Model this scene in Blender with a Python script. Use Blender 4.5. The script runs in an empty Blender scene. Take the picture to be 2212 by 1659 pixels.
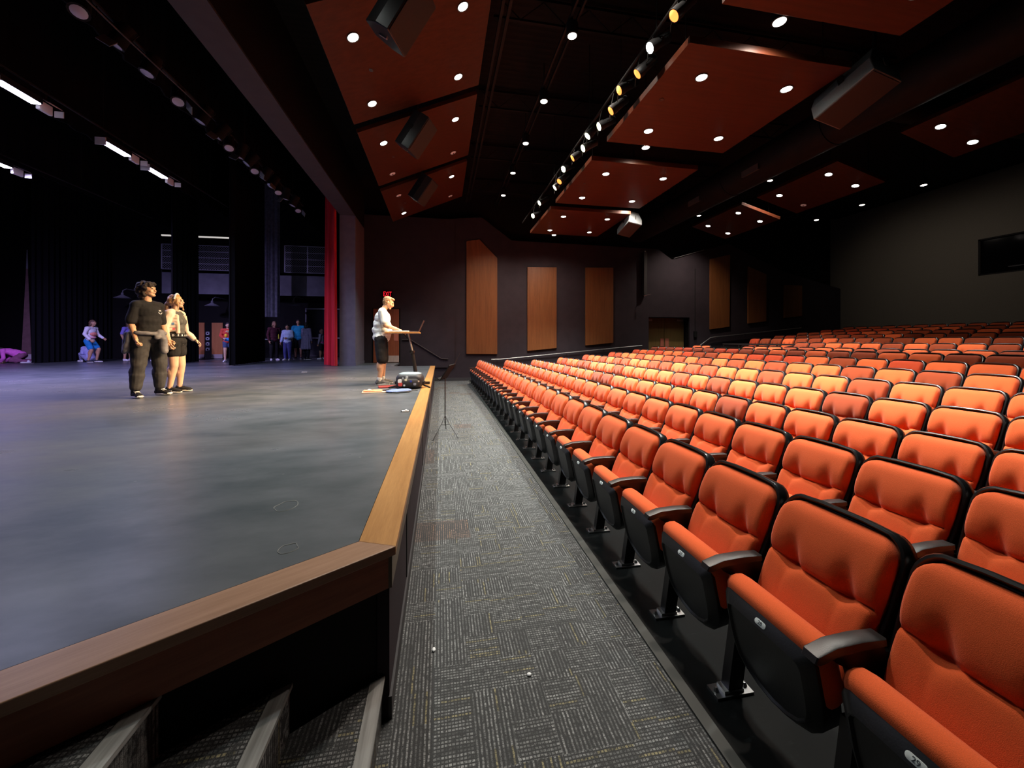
import bpy, bmesh, math, random
from math import sin, cos, pi, radians, sqrt, atan2
from mathutils import Vector as V, Matrix as M, noise

random.seed(7)
SC = bpy.context.scene
COL = SC.collection
rnd = random.Random(11)

# ------------------------------------------------------------------ camera, world, exposure
YAW = math.atan(154 / 835)
cam_d = bpy.data.cameras.new('camera')
cam_d.sensor_width = 36
cam_d.lens = 835 / 2212 * 36
cam_d.shift_y = -94.5 / 2212
cam_d.clip_start = .02
cam = bpy.data.objects.new('camera', cam_d)
COL.objects.link(cam)
cam.location = (0, 0, 1.65)
cam.rotation_euler = (pi / 2, 0, -YAW)
SC.camera = cam
wd = bpy.data.worlds.new('world')
SC.world = wd
wd.use_nodes = True
wd.node_tree.nodes['Background'].inputs[0].default_value = (.55, .5, .6, 1)
wd.node_tree.nodes['Background'].inputs[1].default_value = .004
vs = SC.view_settings
vs.view_transform = 'Standard'
vs.look = 'None'
vs.exposure = 0.0
vs.gamma = 1
vs.use_curve_mapping = False
SC.cycles.use_denoising = True
SC.cycles.max_bounces = 5
SC.cycles.diffuse_bounces = 3
SC.cycles.glossy_bounces = 3
SC.cycles.sample_clamp_indirect = 4
SC.cycles.caustics_reflective = False
SC.cycles.caustics_refractive = False


def light(name, kind, loc, energy, color, parent=None, aim=None, size=None, blend=.6, radius=.05, sx=None, sy=None):
    d = bpy.data.lights.new(name, kind)
    d.energy = energy
    d.color = color
    if kind == 'SPOT':
        d.spot_size = radians(size)
        d.spot_blend = blend
        d.shadow_soft_size = radius
    if kind == 'AREA':
        d.shape = 'RECTANGLE'
        d.size = sx
        d.size_y = sy
        if size:
            d.spread = radians(size)
    o = bpy.data.objects.new(name, d)
    COL.objects.link(o)
    o.location = loc
    if parent:
        o.parent = parent
        base = parent.matrix_basis
        if aim is not None:
            a = base.inverted() @ V(aim)
            o.rotation_euler = (a - V(loc)).to_track_quat('-Z', 'Y').to_euler()
    elif aim is not None:
        o.rotation_euler = (V(aim) - V(loc)).to_track_quat('-Z', 'Y').to_euler()
    return o


# ------------------------------------------------------------------ materials
def mat(name, col, rough=.6, metal=0, emit=None, es=0, spec=.5, coat=0, sheen=0):
    m = bpy.data.materials.new(name)
    m.use_nodes = True
    b = m.node_tree.nodes['Principled BSDF']
    b.inputs['Base Color'].default_value = (*col, 1)
    b.inputs['Roughness'].default_value = rough
    b.inputs['Metallic'].default_value = metal
    b.inputs['Specular IOR Level'].default_value = spec
    if sheen:
        b.inputs['Sheen Weight'].default_value = sheen
    if coat:
        b.inputs['Coat Weight'].default_value = coat
    if emit:
        b.inputs['Emission Color'].default_value = (*emit, 1)
        b.inputs['Emission Strength'].default_value = es
    return m


class NT:
    def __init__(s, m):
        s.t = m.node_tree
        s.b = s.t.nodes['Principled BSDF']

    def n(s, ty, **kw):
        nd = s.t.nodes.new(ty)
        for k, v in kw.items():
            setattr(nd, k, v)
        return nd

    def l(s, a, b):
        s.t.links.new(a, b)

    def math(s, op, a, b=None, c=None):
        nd = s.n('ShaderNodeMath', operation=op)
        for i, x in enumerate((a, b, c)):
            if x is None:
                continue
            if isinstance(x, (int, float)):
                nd.inputs[i].default_value = x
            else:
                s.l(x, nd.inputs[i])
        return nd.outputs[0]

    def noise(s, vec, scale, detail=2, rough=.5):
        nd = s.n('ShaderNodeTexNoise')
        nd.inputs['Scale'].default_value = scale
        nd.inputs['Detail'].default_value = detail
        nd.inputs['Roughness'].default_value = rough
        s.l(vec, nd.inputs['Vector'])
        return nd.outputs['Fac']

    def mapping(s, vec, scale=(1, 1, 1), rot=(0, 0, 0), loc=(0, 0, 0)):
        nd = s.n('ShaderNodeMapping')
        nd.inputs['Scale'].default_value = scale
        nd.inputs['Rotation'].default_value = rot
        nd.inputs['Location'].default_value = loc
        s.l(vec, nd.inputs['Vector'])
        return nd.outputs[0]

    def obj(s):
        return s.n('ShaderNodeTexCoord').outputs['Object']

    def geo(s):
        return s.n('ShaderNodeNewGeometry').outputs['Position']

    def mix(s, f, a, b):
        nd = s.n('ShaderNodeMix', data_type='RGBA')
        for i, x in ((0, f), (6, a), (7, b)):
            if isinstance(x, (int, float)):
                nd.inputs[i].default_value = x
            elif isinstance(x, tuple):
                nd.inputs[i].default_value = (*x, 1)
            else:
                s.l(x, nd.inputs[i])
        return nd.outputs[2]

    def ramp(s, f, lo, hi):
        nd = s.n('ShaderNodeMapRange')
        nd.inputs[1].default_value = lo
        nd.inputs[2].default_value = hi
        s.l(f, nd.inputs[0])
        return nd.outputs[0]

    def color(s, c):
        s.l(c, s.b.inputs['Base Color'])

    def bump(s, h, strength=.2, dist=.01):
        nd = s.n('ShaderNodeBump')
        nd.inputs['Strength'].default_value = strength
        nd.inputs['Distance'].default_value = dist
        s.l(h, nd.inputs['Height'])
        s.l(nd.outputs[0], s.b.inputs['Normal'])


def noisy(name, c1, c2, scale, rough=.7, stretch=(1, 1, 1), detail=3, bump=0, lo=.35, hi=.65, **kw):
    m = mat(name, c1, rough, **kw)
    t = NT(m)
    f = t.noise(t.mapping(t.obj(), stretch), scale, detail)
    t.color(t.mix(t.ramp(f, lo, hi), c1, c2))
    if bump:
        t.bump(f, bump, .005)
    return m


def fabric(name, c):
    c2 = tuple(x * .86 for x in c)
    return noisy(name, c, c2, 420, .92, bump=.25, sheen=.12, spec=.15, detail=1)


def wood(name, c1, c2, axis=2, rough=.45, sc=1.0, spec=.4):
    st = [9 * sc, 9 * sc, 9 * sc]
    st[axis] = .5 * sc
    m = mat(name, c1, rough, spec=spec)
    t = NT(m)
    p = t.obj()
    f = t.noise(t.mapping(p, tuple(st)), 2.2, 5, .6)
    g = t.noise(t.mapping(p, tuple(x * 6 for x in st)), 3, 2, .5)
    f2 = t.math('ADD', t.math('MULTIPLY', f, .75), t.math('MULTIPLY', g, .25))
    t.color(t.mix(t.ramp(f2, .36, .64), c1, c2))
    return m


MT = {}
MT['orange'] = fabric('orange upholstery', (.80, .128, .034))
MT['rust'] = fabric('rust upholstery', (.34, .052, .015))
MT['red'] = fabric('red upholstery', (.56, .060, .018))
MT['plastic'] = noisy('black moulded plastic', (.016, .018, .019), (.011, .012, .013), 160, .42, bump=.08)
MT['armpad'] = noisy('black armrest plastic', (.022, .021, .021), (.014, .013, .013), 300, .38, bump=.1)
MT['rim'] = mat('black glossy rim', (.010, .010, .011), .28)
MT['steel_black'] = mat('black painted steel', (.010, .009, .009), .4)
MT['chrome'] = mat('scuffed bright steel', (.45, .45, .46), .28, 1)
MT['plate'] = mat('white number plate', (.80, .88, .88), .4)
MT['ink'] = mat('dark ink', (.05, .06, .07), .6)
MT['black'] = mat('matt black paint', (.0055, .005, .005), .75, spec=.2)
MT['ceil'] = mat('black ceiling paint', (.007, .006, .0058), .8, spec=.2)
MT['duct'] = noisy('dark duct paint', (.009, .0072, .0065), (.006, .005, .0045), 6, .6, spec=.25)
MT['drape'] = noisy('black velour', (.006, .006, .007), (.004, .004, .005), 30, .95, spec=.1)
MT['velvet'] = noisy('red velvet', (.66, .014, .03), (.44, .008, .018), 18, .85, sheen=.3, stretch=(1, 1, .05), spec=.2)
MT['greycloth'] = noisy('grey cloth', (.12, .12, .15), (.07, .07, .09), 8, .9)
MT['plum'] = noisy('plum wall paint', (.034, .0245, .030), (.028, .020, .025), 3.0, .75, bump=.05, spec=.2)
MT['rear'] = noisy('dark olive wall cloth', (.125, .112, .092), (.10, .09, .074), 60, .9, spec=.2)
MT['jamb'] = noisy('dark grey portal paint', (.14, .13, .17), (.12, .11, .15), 5, .7)
MT['soffit'] = noisy('grey soffit paint', (.040, .037, .042), (.032, .030, .035), 4, .8)
MT['panelwood'] = wood('amber panel veneer', (.20, .072, .020), (.145, .047, .0125), 2, .5)
MT['cloudwood'] = wood('red brown cloud veneer', (.082, .0215, .0088), (.055, .0140, .0060), 0, .42, .8, .25)
MT['trimwood'] = wood('golden oak edge board', (.46, .23, .075), (.34, .155, .045), 1, .4, 1.6)
MT['trimwood2'] = wood('oak edge board along chamfer', (.36, .21, .135), (.27, .15, .09), 0, .36, 1.6)  # same oak, greyed to carry the violet stage light on this stretch
MT['fascia'] = wood('dark cherry fascia', (.34, .11, .05), (.25, .075, .035), 0, .45, 1.6)
MT['door'] = wood('oak door veneer', (.19, .115, .038), (.14, .082, .026), 2, .5, 1.4)
MT['cherry'] = wood('cherry door veneer', (.28, .075, .03), (.2, .05, .02), 2, .45, 1.4)
MT['lens_w'] = mat('white lamp lens', (1, 1, 1), .4, emit=(.93, 1, .95), es=14)
MT['lens_warm'] = mat('warm lamp lens', (1, 1, 1), .4, emit=(1, .87, .76), es=14)
MT['lens_or'] = mat('amber lamp lens', (1, .6, .2), .4, emit=(1, .27, .05), es=2.4)
MT['lens_gr'] = mat('pale lamp lens', (1, 1, .9), .4, emit=(.92, 1, .62), es=9)
MT['lens_led'] = mat('led bar lens', (1, 1, 1), .4, emit=(.80, .74, 1), es=16)
MT['lens_off'] = mat('unlit lamp reflector', (.62, .42, .38), .35, emit=(.9, .5, .42), es=.12)  # not lit, but a faint pink glow is put into the reflector
MT['lens_par'] = mat('pale glass lens', (.42, .42, .55), .2)
MT['trimring'] = mat('dark lamp ring', (.05, .035, .03), .5)
MT['rail'] = mat('brushed handrail', (.80, .77, .76), .38, 1)
MT['rail_dk'] = mat('dark bronze handrail', (.06, .045, .045), .45, .5)
MT['white'] = mat('white plastic', (.75, .75, .75), .5)
MT['spk'] = noisy('black speaker cabinet', (.020, .021, .023), (.015, .016, .017), 90, .4)
MT['spk_lit'] = noisy('grey speaker cabinet', (.17, .185, .19), (.14, .155, .16), 90, .45)  # black cabinets made pale, nearby lamp light put into the colour
MT['rail_glow'] = mat('lit white tube', (.8, .8, .78), .5, emit=(1, .95, .88), es=.55)  # weak glow put into the gallery's white top rail
MT['grille'] = noisy('dark speaker grille', (.035, .028, .025), (.02, .016, .015), 300, .6)
MT['exit'] = mat('red exit letters', (.1, .002, .003), .5, emit=(1, .015, .035), es=1.15)
MT['exitbox'] = mat('dark exit sign box', (.006, .002, .002), .8, spec=.1)
MT['glass'] = mat('dark booth glass', (.006, .006, .007), .08)
MT['galwall'] = noisy('grey gallery board', (.22, .22, .25), (.17, .17, .20), 2.5, .8)
MT['mesh'] = mat('grey galvanised wire', (.50, .50, .55), .5)
MT['nosing'] = noisy('ribbed grey nosing', (.34, .34, .33), (.20, .20, .19), 60, .5, stretch=(1, .04, 1))
MT['kick'] = noisy('brushed kick plate', (.55, .42, .36), (.4, .3, .26), 12, .4, stretch=(6, 6, .3))
MT['rubber'] = mat('grey rubber base', (.035, .032, .034), .55)
MT['paper'] = mat('white paper', (.80, .80, .78), .8)
MT['screen'] = mat('laptop plastic', (.05, .03, .03), .4)
MT['pinkplate'] = mat('copper push plate', (.62, .20, .13), .45, .4)


def stage_mat():
    m = mat('worn black stage paint', (.06, .065, .07), .42)
    t = NT(m)
    p = t.obj()
    a = t.noise(t.mapping(p, (.8, 1.1, 1), rot=(0, 0, .5)), .9, 6, .6)
    b = t.noise(t.mapping(p, (1.5, 3.2, 1), rot=(0, 0, -.6)), 1.3, 5, .62)
    f = t.math('ADD', t.math('MULTIPLY', a, .6), t.math('MULTIPLY', b, .4))
    c = t.mix(t.ramp(f, .38, .60), (.044, .053, .057), (.118, .124, .134))
    # sparse chalky scuffs
    v = t.noise(t.mapping(p, (1, 3, 1), rot=(0, 0, .8)), 2.3, 6, .7)
    s = t.ramp(v, .70, .78)
    c = t.mix(t.math('MULTIPLY', s, .45), c, (.30, .30, .31))
    k = t.noise(p, 14, 2, .5)
    c = t.mix(t.math('MULTIPLY', t.ramp(k, .76, .80), .5), c, (.30, .29, .27))
    t.color(c)
    r = t.math('ADD', t.math('MULTIPLY', f, -.40), .52)
    t.l(r, t.b.inputs['Roughness'])
    return m


def carpet_mat():
    m = mat('woven aisle carpet', (.05, .05, .05), .95, spec=.1)
    t = NT(m)
    p = t.obj()
    sx = t.n('ShaderNodeSeparateXYZ')
    wob = t.n('ShaderNodeTexNoise')
    wob.inputs['Scale'].default_value = 28
    t.l(p, wob.inputs['Vector'])
    wv = t.n('ShaderNodeVectorMath', operation='MULTIPLY_ADD')
    t.l(wob.outputs['Color'], wv.inputs[0])
    wv.inputs[1].default_value = (.005, .005, 0)
    t.l(p, wv.inputs[2])
    t.l(wv.outputs[0], sx.inputs[0])
    x, y = sx.outputs[0], sx.outputs[1]

    def cell(size, off):
        a = t.math('FLOOR', t.math('DIVIDE', t.math('ADD', x, off), size))
        b = t.math('FLOOR', t.math('DIVIDE', t.math('ADD', y, off * 1.7), size))
        cv = t.n('ShaderNodeCombineXYZ')
        t.l(a, cv.inputs[0])
        t.l(b, cv.inputs[1])
        w = t.n('ShaderNodeTexWhiteNoise', noise_dimensions='2D')
        t.l(cv.outputs[0], w.inputs['Vector'])
        return a, b, w.outputs['Value']
    ca, cb, w1 = cell(.17, .03)
    _, _, w2 = cell(.34, .09)
    chk = t.math('MODULO', t.math('ABSOLUTE', t.math('ADD', ca, cb)), 2)
    flip = t.math('GREATER_THAN', w1, .68)
    ori = t.math('ABSOLUTE', t.math('SUBTRACT', chk, flip))

    def lines(u, v, pitch, duty, brk):
        idx = t.math('FLOOR', t.math('DIVIDE', u, pitch))
        fr = t.math('FRACT', t.math('DIVIDE', u, pitch))
        prof = t.math('LESS_THAN', t.math('ABSOLUTE', t.math('SUBTRACT', fr, .5)), duty)
        cv = t.n('ShaderNodeCombineXYZ')
        t.l(idx, cv.inputs[0])
        t.l(t.math('FLOOR', t.math('DIVIDE', v, .155)), cv.inputs[1])
        w = t.n('ShaderNodeTexWhiteNoise', noise_dimensions='2D')
        t.l(cv.outputs[0], w.inputs['Vector'])
        # loops along the yarn
        loop = t.math('GREATER_THAN', t.math('FRACT', t.math('DIVIDE', v, .015)), brk)
        return t.math('MULTIPLY', prof, loop), w.outputs['Value']
    la, wa = lines(x, y, .0175, .22, .12)
    lb, wb = lines(y, x, .0150, .29, .28)
    mixv = t.n('ShaderNodeMix', data_type='FLOAT')
    t.l(ori, mixv.inputs[0]); t.l(la, mixv.inputs[2]); t.l(lb, mixv.inputs[3])
    ln = mixv.outputs[0]
    mixw = t.n('ShaderNodeMix', data_type='FLOAT')
    t.l(ori, mixw.inputs[0]); t.l(wa, mixw.inputs[2]); t.l(wb, mixw.inputs[3])
    w = mixw.outputs[0]
    nz = t.noise(p, 42, 3, .7)
    nz2 = t.noise(p, 380, 1)
    amt = t.math('MULTIPLY', ln, t.math('MULTIPLY', t.ramp(w, -.25, .95), t.ramp(nz, .36, .60)))
    amt = t.math('MULTIPLY', amt, t.ramp(nz2, .22, .5))
    base = t.mix(t.ramp(nz2, .3, .7), (.026, .027, .028), (.075, .075, .075))
    yarn = t.mix(t.math('GREATER_THAN', w, .94), (.37, .375, .37), (.35, .31, .18))
    yarn = t.mix(t.math('MULTIPLY', t.math('GREATER_THAN', w2, .955), .8), yarn, (.30, .17, .12))
    t.color(t.mix(amt, base, yarn))
    t.bump(amt, .5, .004)
    return m


def concrete_mat():
    m = mat('black painted concrete', (.015, .017, .018), .5, spec=.09)
    t = NT(m)
    p = t.obj()
    a = t.noise(p, 2.4, 5, .6)
    b = t.noise(t.mapping(p, (1, 3, 1)), 9, 4, .65)
    c = t.mix(t.ramp(a, .4, .65), (.0016, .0021, .0023), (.0050, .0062, .0066))
    c = t.mix(t.math('MULTIPLY', t.ramp(b, .62, .75), .5), c, (.022, .026, .027))
    t.color(c)
    t.l(t.math('ADD', t.math('MULTIPLY', a, .35), .33), t.b.inputs['Roughness'])
    return m


def deck_mat():
    m = mat('black ribbed roof deck', (.022, .015, .013), .8, spec=.2)
    t = NT(m)
    sx = t.n('ShaderNodeSeparateXYZ')
    t.l(t.obj(), sx.inputs[0])
    f = t.math('FRACT', t.math('MULTIPLY', sx.outputs[1], 6.5))
    g = t.math('GREATER_THAN', f, .55)
    t.color(t.mix(g, (.0022, .0018, .0016), (.006, .0045, .0042)))
    t.bump(g, .8, .03)
    return m


MT['stage'] = stage_mat()
MT['carpet'] = carpet_mat()
MT['concrete'] = concrete_mat()
MT['deck'] = deck_mat()


# ------------------------------------------------------------------ mesh helpers
class MB:
    def __init__(s):
        s.v = []
        s.f = []

    def add(s, vs_, fs):
        o = len(s.v)
        s.v += [tuple(v) for v in vs_]
        s.f += [tuple(i + o for i in f) for f in fs]
        return s

    def box(s, c, d, rot=None):
        c = V(c)
        h = V(d) / 2
        R = rot.to_matrix() if hasattr(rot, 'to_matrix') else rot
        pts = []
        for x in (-1, 1):
            for y in (-1, 1):
                for z in (-1, 1):
                    p = V((x * h.x, y * h.y, z * h.z))
                    if R:
                        p = R @ p
                    pts.append(c + p)
        return s.add(pts, [(0, 1, 3, 2), (4, 6, 7, 5), (0, 4, 5, 1), (2, 3, 7, 6), (0, 2, 6, 4), (1, 5, 7, 3)])

    def prism(s, poly, a, b):
        """poly: list of 3d points, extruded by vector from a to b"""
        n = len(poly)
        P = [V(p) + V(a) for p in poly] + [V(p) + V(b) for p in poly]
        fs = [tuple(range(n - 1, -1, -1)), tuple(range(n, 2 * n))]
        fs += [(i, (i + 1) % n, n + (i + 1) % n, n + i) for i in range(n)]
        return s.add(P, fs)

    def tube(s, pts, r, seg=8, cap=True):
        pts = [V(p) for p in pts]
        rr = r if isinstance(r, (list, tuple)) else [r] * len(pts)
        rings = []
        up = None
        for i, p in enumerate(pts):
            d = (pts[min(i + 1, len(pts) - 1)] - pts[max(i - 1, 0)])
            d.normalize()
            if up is None:
                up = V((0, 0, 1)) if abs(d.z) < .9 else V((1, 0, 0))
            x = d.cross(up)
            if x.length < 1e-4:
                x = d.orthogonal()
            x.normalize()
            y = x.cross(d)
            rings.append([p + (x * cos(a) + y * sin(a)) * rr[i] for a in [2 * pi * k / seg for k in range(seg)]])
        P = [q for r_ in rings for q in r_]
        F = []
        for i in range(len(rings) - 1):
            for k in range(seg):
                F.append((i * seg + k, i * seg + (k + 1) % seg, (i + 1) * seg + (k + 1) % seg, (i + 1) * seg + k))
        if cap:
            F.append(tuple(range(seg - 1, -1, -1)))
            F.append(tuple(range((len(rings) - 1) * seg, len(rings) * seg)))
        return s.add(P, F)

    def lathe(s, prof, o=(0, 0, 0), ax=(0, 0, 1), seg=16):
        ax = V(ax).normalized()
        x = ax.orthogonal().normalized()
        y = ax.cross(x)
        o = V(o)
        P = []
        F = []
        for r, h in prof:
            for k in range(seg):
                a = 2 * pi * k / seg
                P.append(o + ax * h + (x * cos(a) + y * sin(a)) * max(r, 1e-4))
        for i in range(len(prof) - 1):
            for k in range(seg):
                F.append((i * seg + k, i * seg + (k + 1) % seg, (i + 1) * seg + (k + 1) % seg, (i + 1) * seg + k))
        F.append(tuple(range(seg - 1, -1, -1)))
        F.append(tuple(range((len(prof) - 1) * seg, len(prof) * seg)))
        return s.add(P, F)

    def cap(s, p0, r0, p1, r1, seg=12):
        """capsule with two radii"""
        p0, p1 = V(p0), V(p1)
        d = p1 - p0
        L = d.length
        if L < 1e-5:
            return s.ell(p0, (r0, r0, r0), seg=seg)
        prof = []
        for k in range(1, 5):
            a = -pi / 2 + pi / 2 * k / 4
            prof.append((r0 * cos(a), r0 * sin(a)))
        for k in range(0, 4):
            a = pi / 2 * k / 4
            prof.append((r1 * cos(a), L + r1 * sin(a)))
        prof = [(.02 * r0, -r0)] + prof + [(.02 * r1, L + r1)]
        return s.lathe(prof, p0, d, seg)

    def ell(s, c, r, rot=None, seg=16):
        c = V(c)
        n = max(6, seg // 2)
        P = []
        for i in range(n + 1):
            a = -pi / 2 + pi * i / n
            ca = max(cos(a), .01)
            for k in range(seg):
                b = 2 * pi * k / seg
                p = V((r[0] * ca * cos(b), r[1] * ca * sin(b), r[2] * sin(a)))
                if rot:
                    p = rot @ p
                P.append(c + p)
        F = []
        for i in range(n):
            for k in range(seg):
                F.append((i * seg + k, i * seg + (k + 1) % seg, (i + 1) * seg + (k + 1) % seg, (i + 1) * seg + k))
        F.append(tuple(range(seg - 1, -1, -1)))
        F.append(tuple(range(n * seg, (n + 1) * seg)))
        return s.add(P, F)

    def slab(s, outline, layers, O, U, Vv, W, hole=False):
        """stack of rings of one outline; layers = (inset, height)"""
        O, U, Vv, W = V(O), V(U), V(Vv), V(W)
        xs = [p[0] for p in outline]
        ys = [p[1] for p in outline]
        cx, cy = (min(xs) + max(xs)) / 2, (min(ys) + max(ys)) / 2
        hx, hy = (max(xs) - min(xs)) / 2, (max(ys) - min(ys)) / 2
        n = len(outline)
        P = []
        for ins, h in layers:
            kx, ky = 1 - ins / hx, 1 - ins / hy
            for a, b in outline:
                P.append(O + U * (cx + (a - cx) * kx) + Vv * (cy + (b - cy) * ky) + W * h)
        F = []
        m = len(layers)
        for i in range(m - 1):
            for k in range(n):
                F.append((i * n + k, i * n + (k + 1) % n, (i + 1) * n + (k + 1) % n, (i + 1) * n + k))
        F.append(tuple(range(n - 1, -1, -1)))
        F.append(tuple(range((m - 1) * n, m * n)))
        return s.add(P, F)

    def mesh(s, name, m, smooth=35):
        me = bpy.data.meshes.new(name)
        me.from_pydata(s.v, [], s.f)
        bm = bmesh.new()
        bm.from_mesh(me)
        bmesh.ops.recalc_face_normals(bm, faces=bm.faces)
        bm.to_mesh(me)
        bm.free()
        if smooth:
            me.shade_smooth()
            me.set_sharp_from_angle(angle=radians(smooth))
        me.materials.append(m)
        return me

    def build(s, name, m, parent=None, smooth=35, bevel=0, loc=None):
        me = s.mesh(name, m, smooth)
        return link(name, me, parent, bevel, loc)


def link(name, me, parent=None, bevel=0, loc=None):
    o = bpy.data.objects.new(name, me)
    COL.objects.link(o)
    if parent:
        o.parent = parent
    if loc:
        o.location = loc
    if bevel:
        md = o.modifiers.new('bevel', 'BEVEL')
        md.width = bevel
        md.segments = 2
        md.limit_method = 'ANGLE'
    return o


def tag(o, label, cat, group=None):
    o['label'] = label
    o['category'] = cat
    if group:
        o['group'] = group
    return o


def thing(name, label, cat, loc=(0, 0, 0), rotz=0, group=None):
    o = bpy.data.objects.new(name, None)
    o.empty_display_size = .1
    COL.objects.link(o)
    o.location = loc
    o.rotation_euler = (0, 0, rotz)
    return tag(o, label, cat, group)


def struct(name, mb, m, smooth=35, bevel=0, parent=None):
    o = mb.build(name, m, parent, smooth, bevel)
    if not parent:
        o['kind'] = 'structure'
    return o


def dup(root, loc, rotz=None, label=None, swap=None):
    r = root.copy()
    COL.objects.link(r)
    r.location = loc
    if rotz is not None:
        r.rotation_euler = (0, 0, rotz)
    if label:
        r['label'] = label
    for ch in list(root.children):
        c = ch.copy()
        if swap and c.data and c.data.name in swap:
            c.data = swap[c.data.name]
        COL.objects.link(c)
        c.parent = r
        for g in ch.children:
            d = g.copy()
            COL.objects.link(d)
            d.parent = c
    return r


def remesh(mb, name, m, parent, vox=.008, smooth=2, disp=0, dscale=20, seed=0):
    me = bpy.data.meshes.new('tmp')
    me.from_pydata(mb.v, [], mb.f)
    o = bpy.data.objects.new('tmp', me)
    COL.objects.link(o)
    r = o.modifiers.new('r', 'REMESH')
    r.mode = 'VOXEL'
    r.voxel_size = vox
    if smooth:
        sm = o.modifiers.new('s', 'SMOOTH')
        sm.factor = .5
        sm.iterations = smooth
    dg = bpy.context.evaluated_depsgraph_get()
    dg.update()
    nm = bpy.data.meshes.new_from_object(o.evaluated_get(dg))
    bpy.data.objects.remove(o)
    bpy.data.meshes.remove(me)
    if disp:
        off = V((seed * 3.1, seed * 1.7, 0))
        for v, n in zip(nm.vertices, [w.normal.copy() for w in nm.vertices]):
            v.co += n * (noise.noise(v.co * dscale + off) * disp)
    nm.name = name
    nm.shade_smooth()
    nm.materials.clear()
    nm.materials.append(m)
    return link(name, nm, parent)


def text_mesh(body, size, m, depth=.001, bold=False):
    cu = bpy.data.curves.new('txt', 'FONT')
    cu.body = body
    cu.size = size
    cu.extrude = depth
    cu.align_x = 'CENTER'
    cu.align_y = 'CENTER'
    if bold:
        cu.offset = size * .03
    o = bpy.data.objects.new('txt', cu)
    COL.objects.link(o)
    dg = bpy.context.evaluated_depsgraph_get()
    dg.update()
    me = bpy.data.meshes.new_from_object(o.evaluated_get(dg))
    bpy.data.objects.remove(o)
    me.materials.clear()
    me.materials.append(m)
    return me


ORD = ['first', 'second', 'third', 'fourth', 'fifth', 'sixth', 'seventh', 'eighth', 'ninth', 'tenth', 'eleventh', 'twelfth', 'thirteenth',
       'fourteenth', 'fifteenth', 'sixteenth', 'seventeenth', 'eighteenth', 'nineteenth', 'twentieth', 'twenty-first', 'twenty-second',
       'twenty-third', 'twenty-fourth', 'twenty-fifth', 'twenty-sixth', 'twenty-seventh', 'twenty-eighth', 'twenty-ninth', 'thirtieth']

ZS = .763          # stage level
WY = 15.9          # far side wall
XB = 19.5          # rear wall

# ------------------------------------------------------------------ the setting
ROWS = [  # lip x, floor z, y of one seat, far limit of seat centres, near limit
    (1.235, 0.00, .826, 14.42), (2.255, .01, 1.77, 14.42), (3.275, .02, 2.24, 14.42), (4.295, .12, 2.70, 14.42),
    (5.315, .215, 3.22, 14.42), (6.335, .31, 3.63, 14.42), (7.355, .405, 4.17, 14.42), (8.375, .50, 4.56, 14.42),
    (10.06, .52, 5.30, 14.42), (11.56, .645, 6.25, 11.1), (12.74, .80, 6.80, 14.42), (13.95, .93, 7.36, 14.42),
    (15.14, 1.06, 7.91, 14.42), (16.35, 1.185, 8.41, 14.42), (17.56, 1.31, 8.96, 14.42)]


def fz(x):
    P = [(1.1, 0), (3.3, .0), (3.6, .02), (8.6, .50), (11.1, .52)]
    for (a, b), (c, d) in zip(P, P[1:]):
        if x <= c:
            return b + (d - b) * (max(x, a) - a) / (c - a)
    return .52


fl = MB().prism([(-6, -7, -.1), (1.12, -7, -.1), (1.12, WY, -.1), (-6, WY, -.1)], (0, 0, 0), (0, 0, .1))
struct('floor', fl, MT['carpet'], 0)
b = MB()
prof = [(1.12, -.3)] + [(x, fz(x)) for x in (1.12, 3.3, 3.6, 8.6, 11.15)]
for i, (lx, z, *_r) in enumerate(ROWS[9:]):
    prof += [(lx - .42, prof[-1][1]), (lx - .42, z)]
prof += [(XB, ROWS[-1][1]), (XB, -.3)]
b.prism([(x, -7, z) for x, z in prof], (0, 0, 0), (0, WY + 7, 0))
struct('floor_seating', b, MT['concrete'], 0)
struct('trim_1', MB().box((1.125, 4.45, .004), (.055, 22.9, .014)), mat('rubber carpet edge strip', (.035, .038, .034), .6), 0)

# far side wall: plum paint below, black above
wf = MB()
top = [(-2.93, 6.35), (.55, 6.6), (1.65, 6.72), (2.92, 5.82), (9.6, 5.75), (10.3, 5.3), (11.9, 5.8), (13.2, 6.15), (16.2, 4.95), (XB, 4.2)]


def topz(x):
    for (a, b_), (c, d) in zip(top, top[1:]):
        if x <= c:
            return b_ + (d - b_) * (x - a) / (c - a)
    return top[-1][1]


DX0, DX1, DZ = 9.15, 11.19, 2.69
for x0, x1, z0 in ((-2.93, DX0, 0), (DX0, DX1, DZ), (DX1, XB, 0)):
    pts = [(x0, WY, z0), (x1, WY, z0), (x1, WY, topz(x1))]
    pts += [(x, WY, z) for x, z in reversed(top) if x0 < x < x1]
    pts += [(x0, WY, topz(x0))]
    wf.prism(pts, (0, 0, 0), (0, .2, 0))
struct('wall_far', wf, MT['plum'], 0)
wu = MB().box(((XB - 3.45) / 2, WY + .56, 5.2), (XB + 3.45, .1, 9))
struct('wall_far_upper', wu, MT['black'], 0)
struct('wall_far_step', MB().box((-1.19, WY - .03, 3.55), (3.48, .06, 6.0)), MT['plum'], 0)
struct('baseboard_far', MB().box((.60, WY - .012, .06), (1.7, .025, .12)), MT['rubber'], 0)
wr = MB()
BY0, BY1, BZ0, BZ1 = 4.6, 10.905, 4.02, 5.36
wr.box((XB + .1, (WY + .7 + BY1) / 2, 4), (.2, WY + .7 - BY1, 8.4))
wr.box((XB + .1, (BY0 + BY1) / 2, (BZ0 - .2) / 2), (.2, BY1 - BY0, BZ0 + .2))
wr.box((XB + .1, (BY0 + BY1) / 2, (BZ1 + 8.2) / 2), (.2, BY1 - BY0, 8.2 - BZ1))
wr.box((XB + .1, (BY0 - 7) / 2, 4), (.2, BY0 + 7, 8.4))
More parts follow.
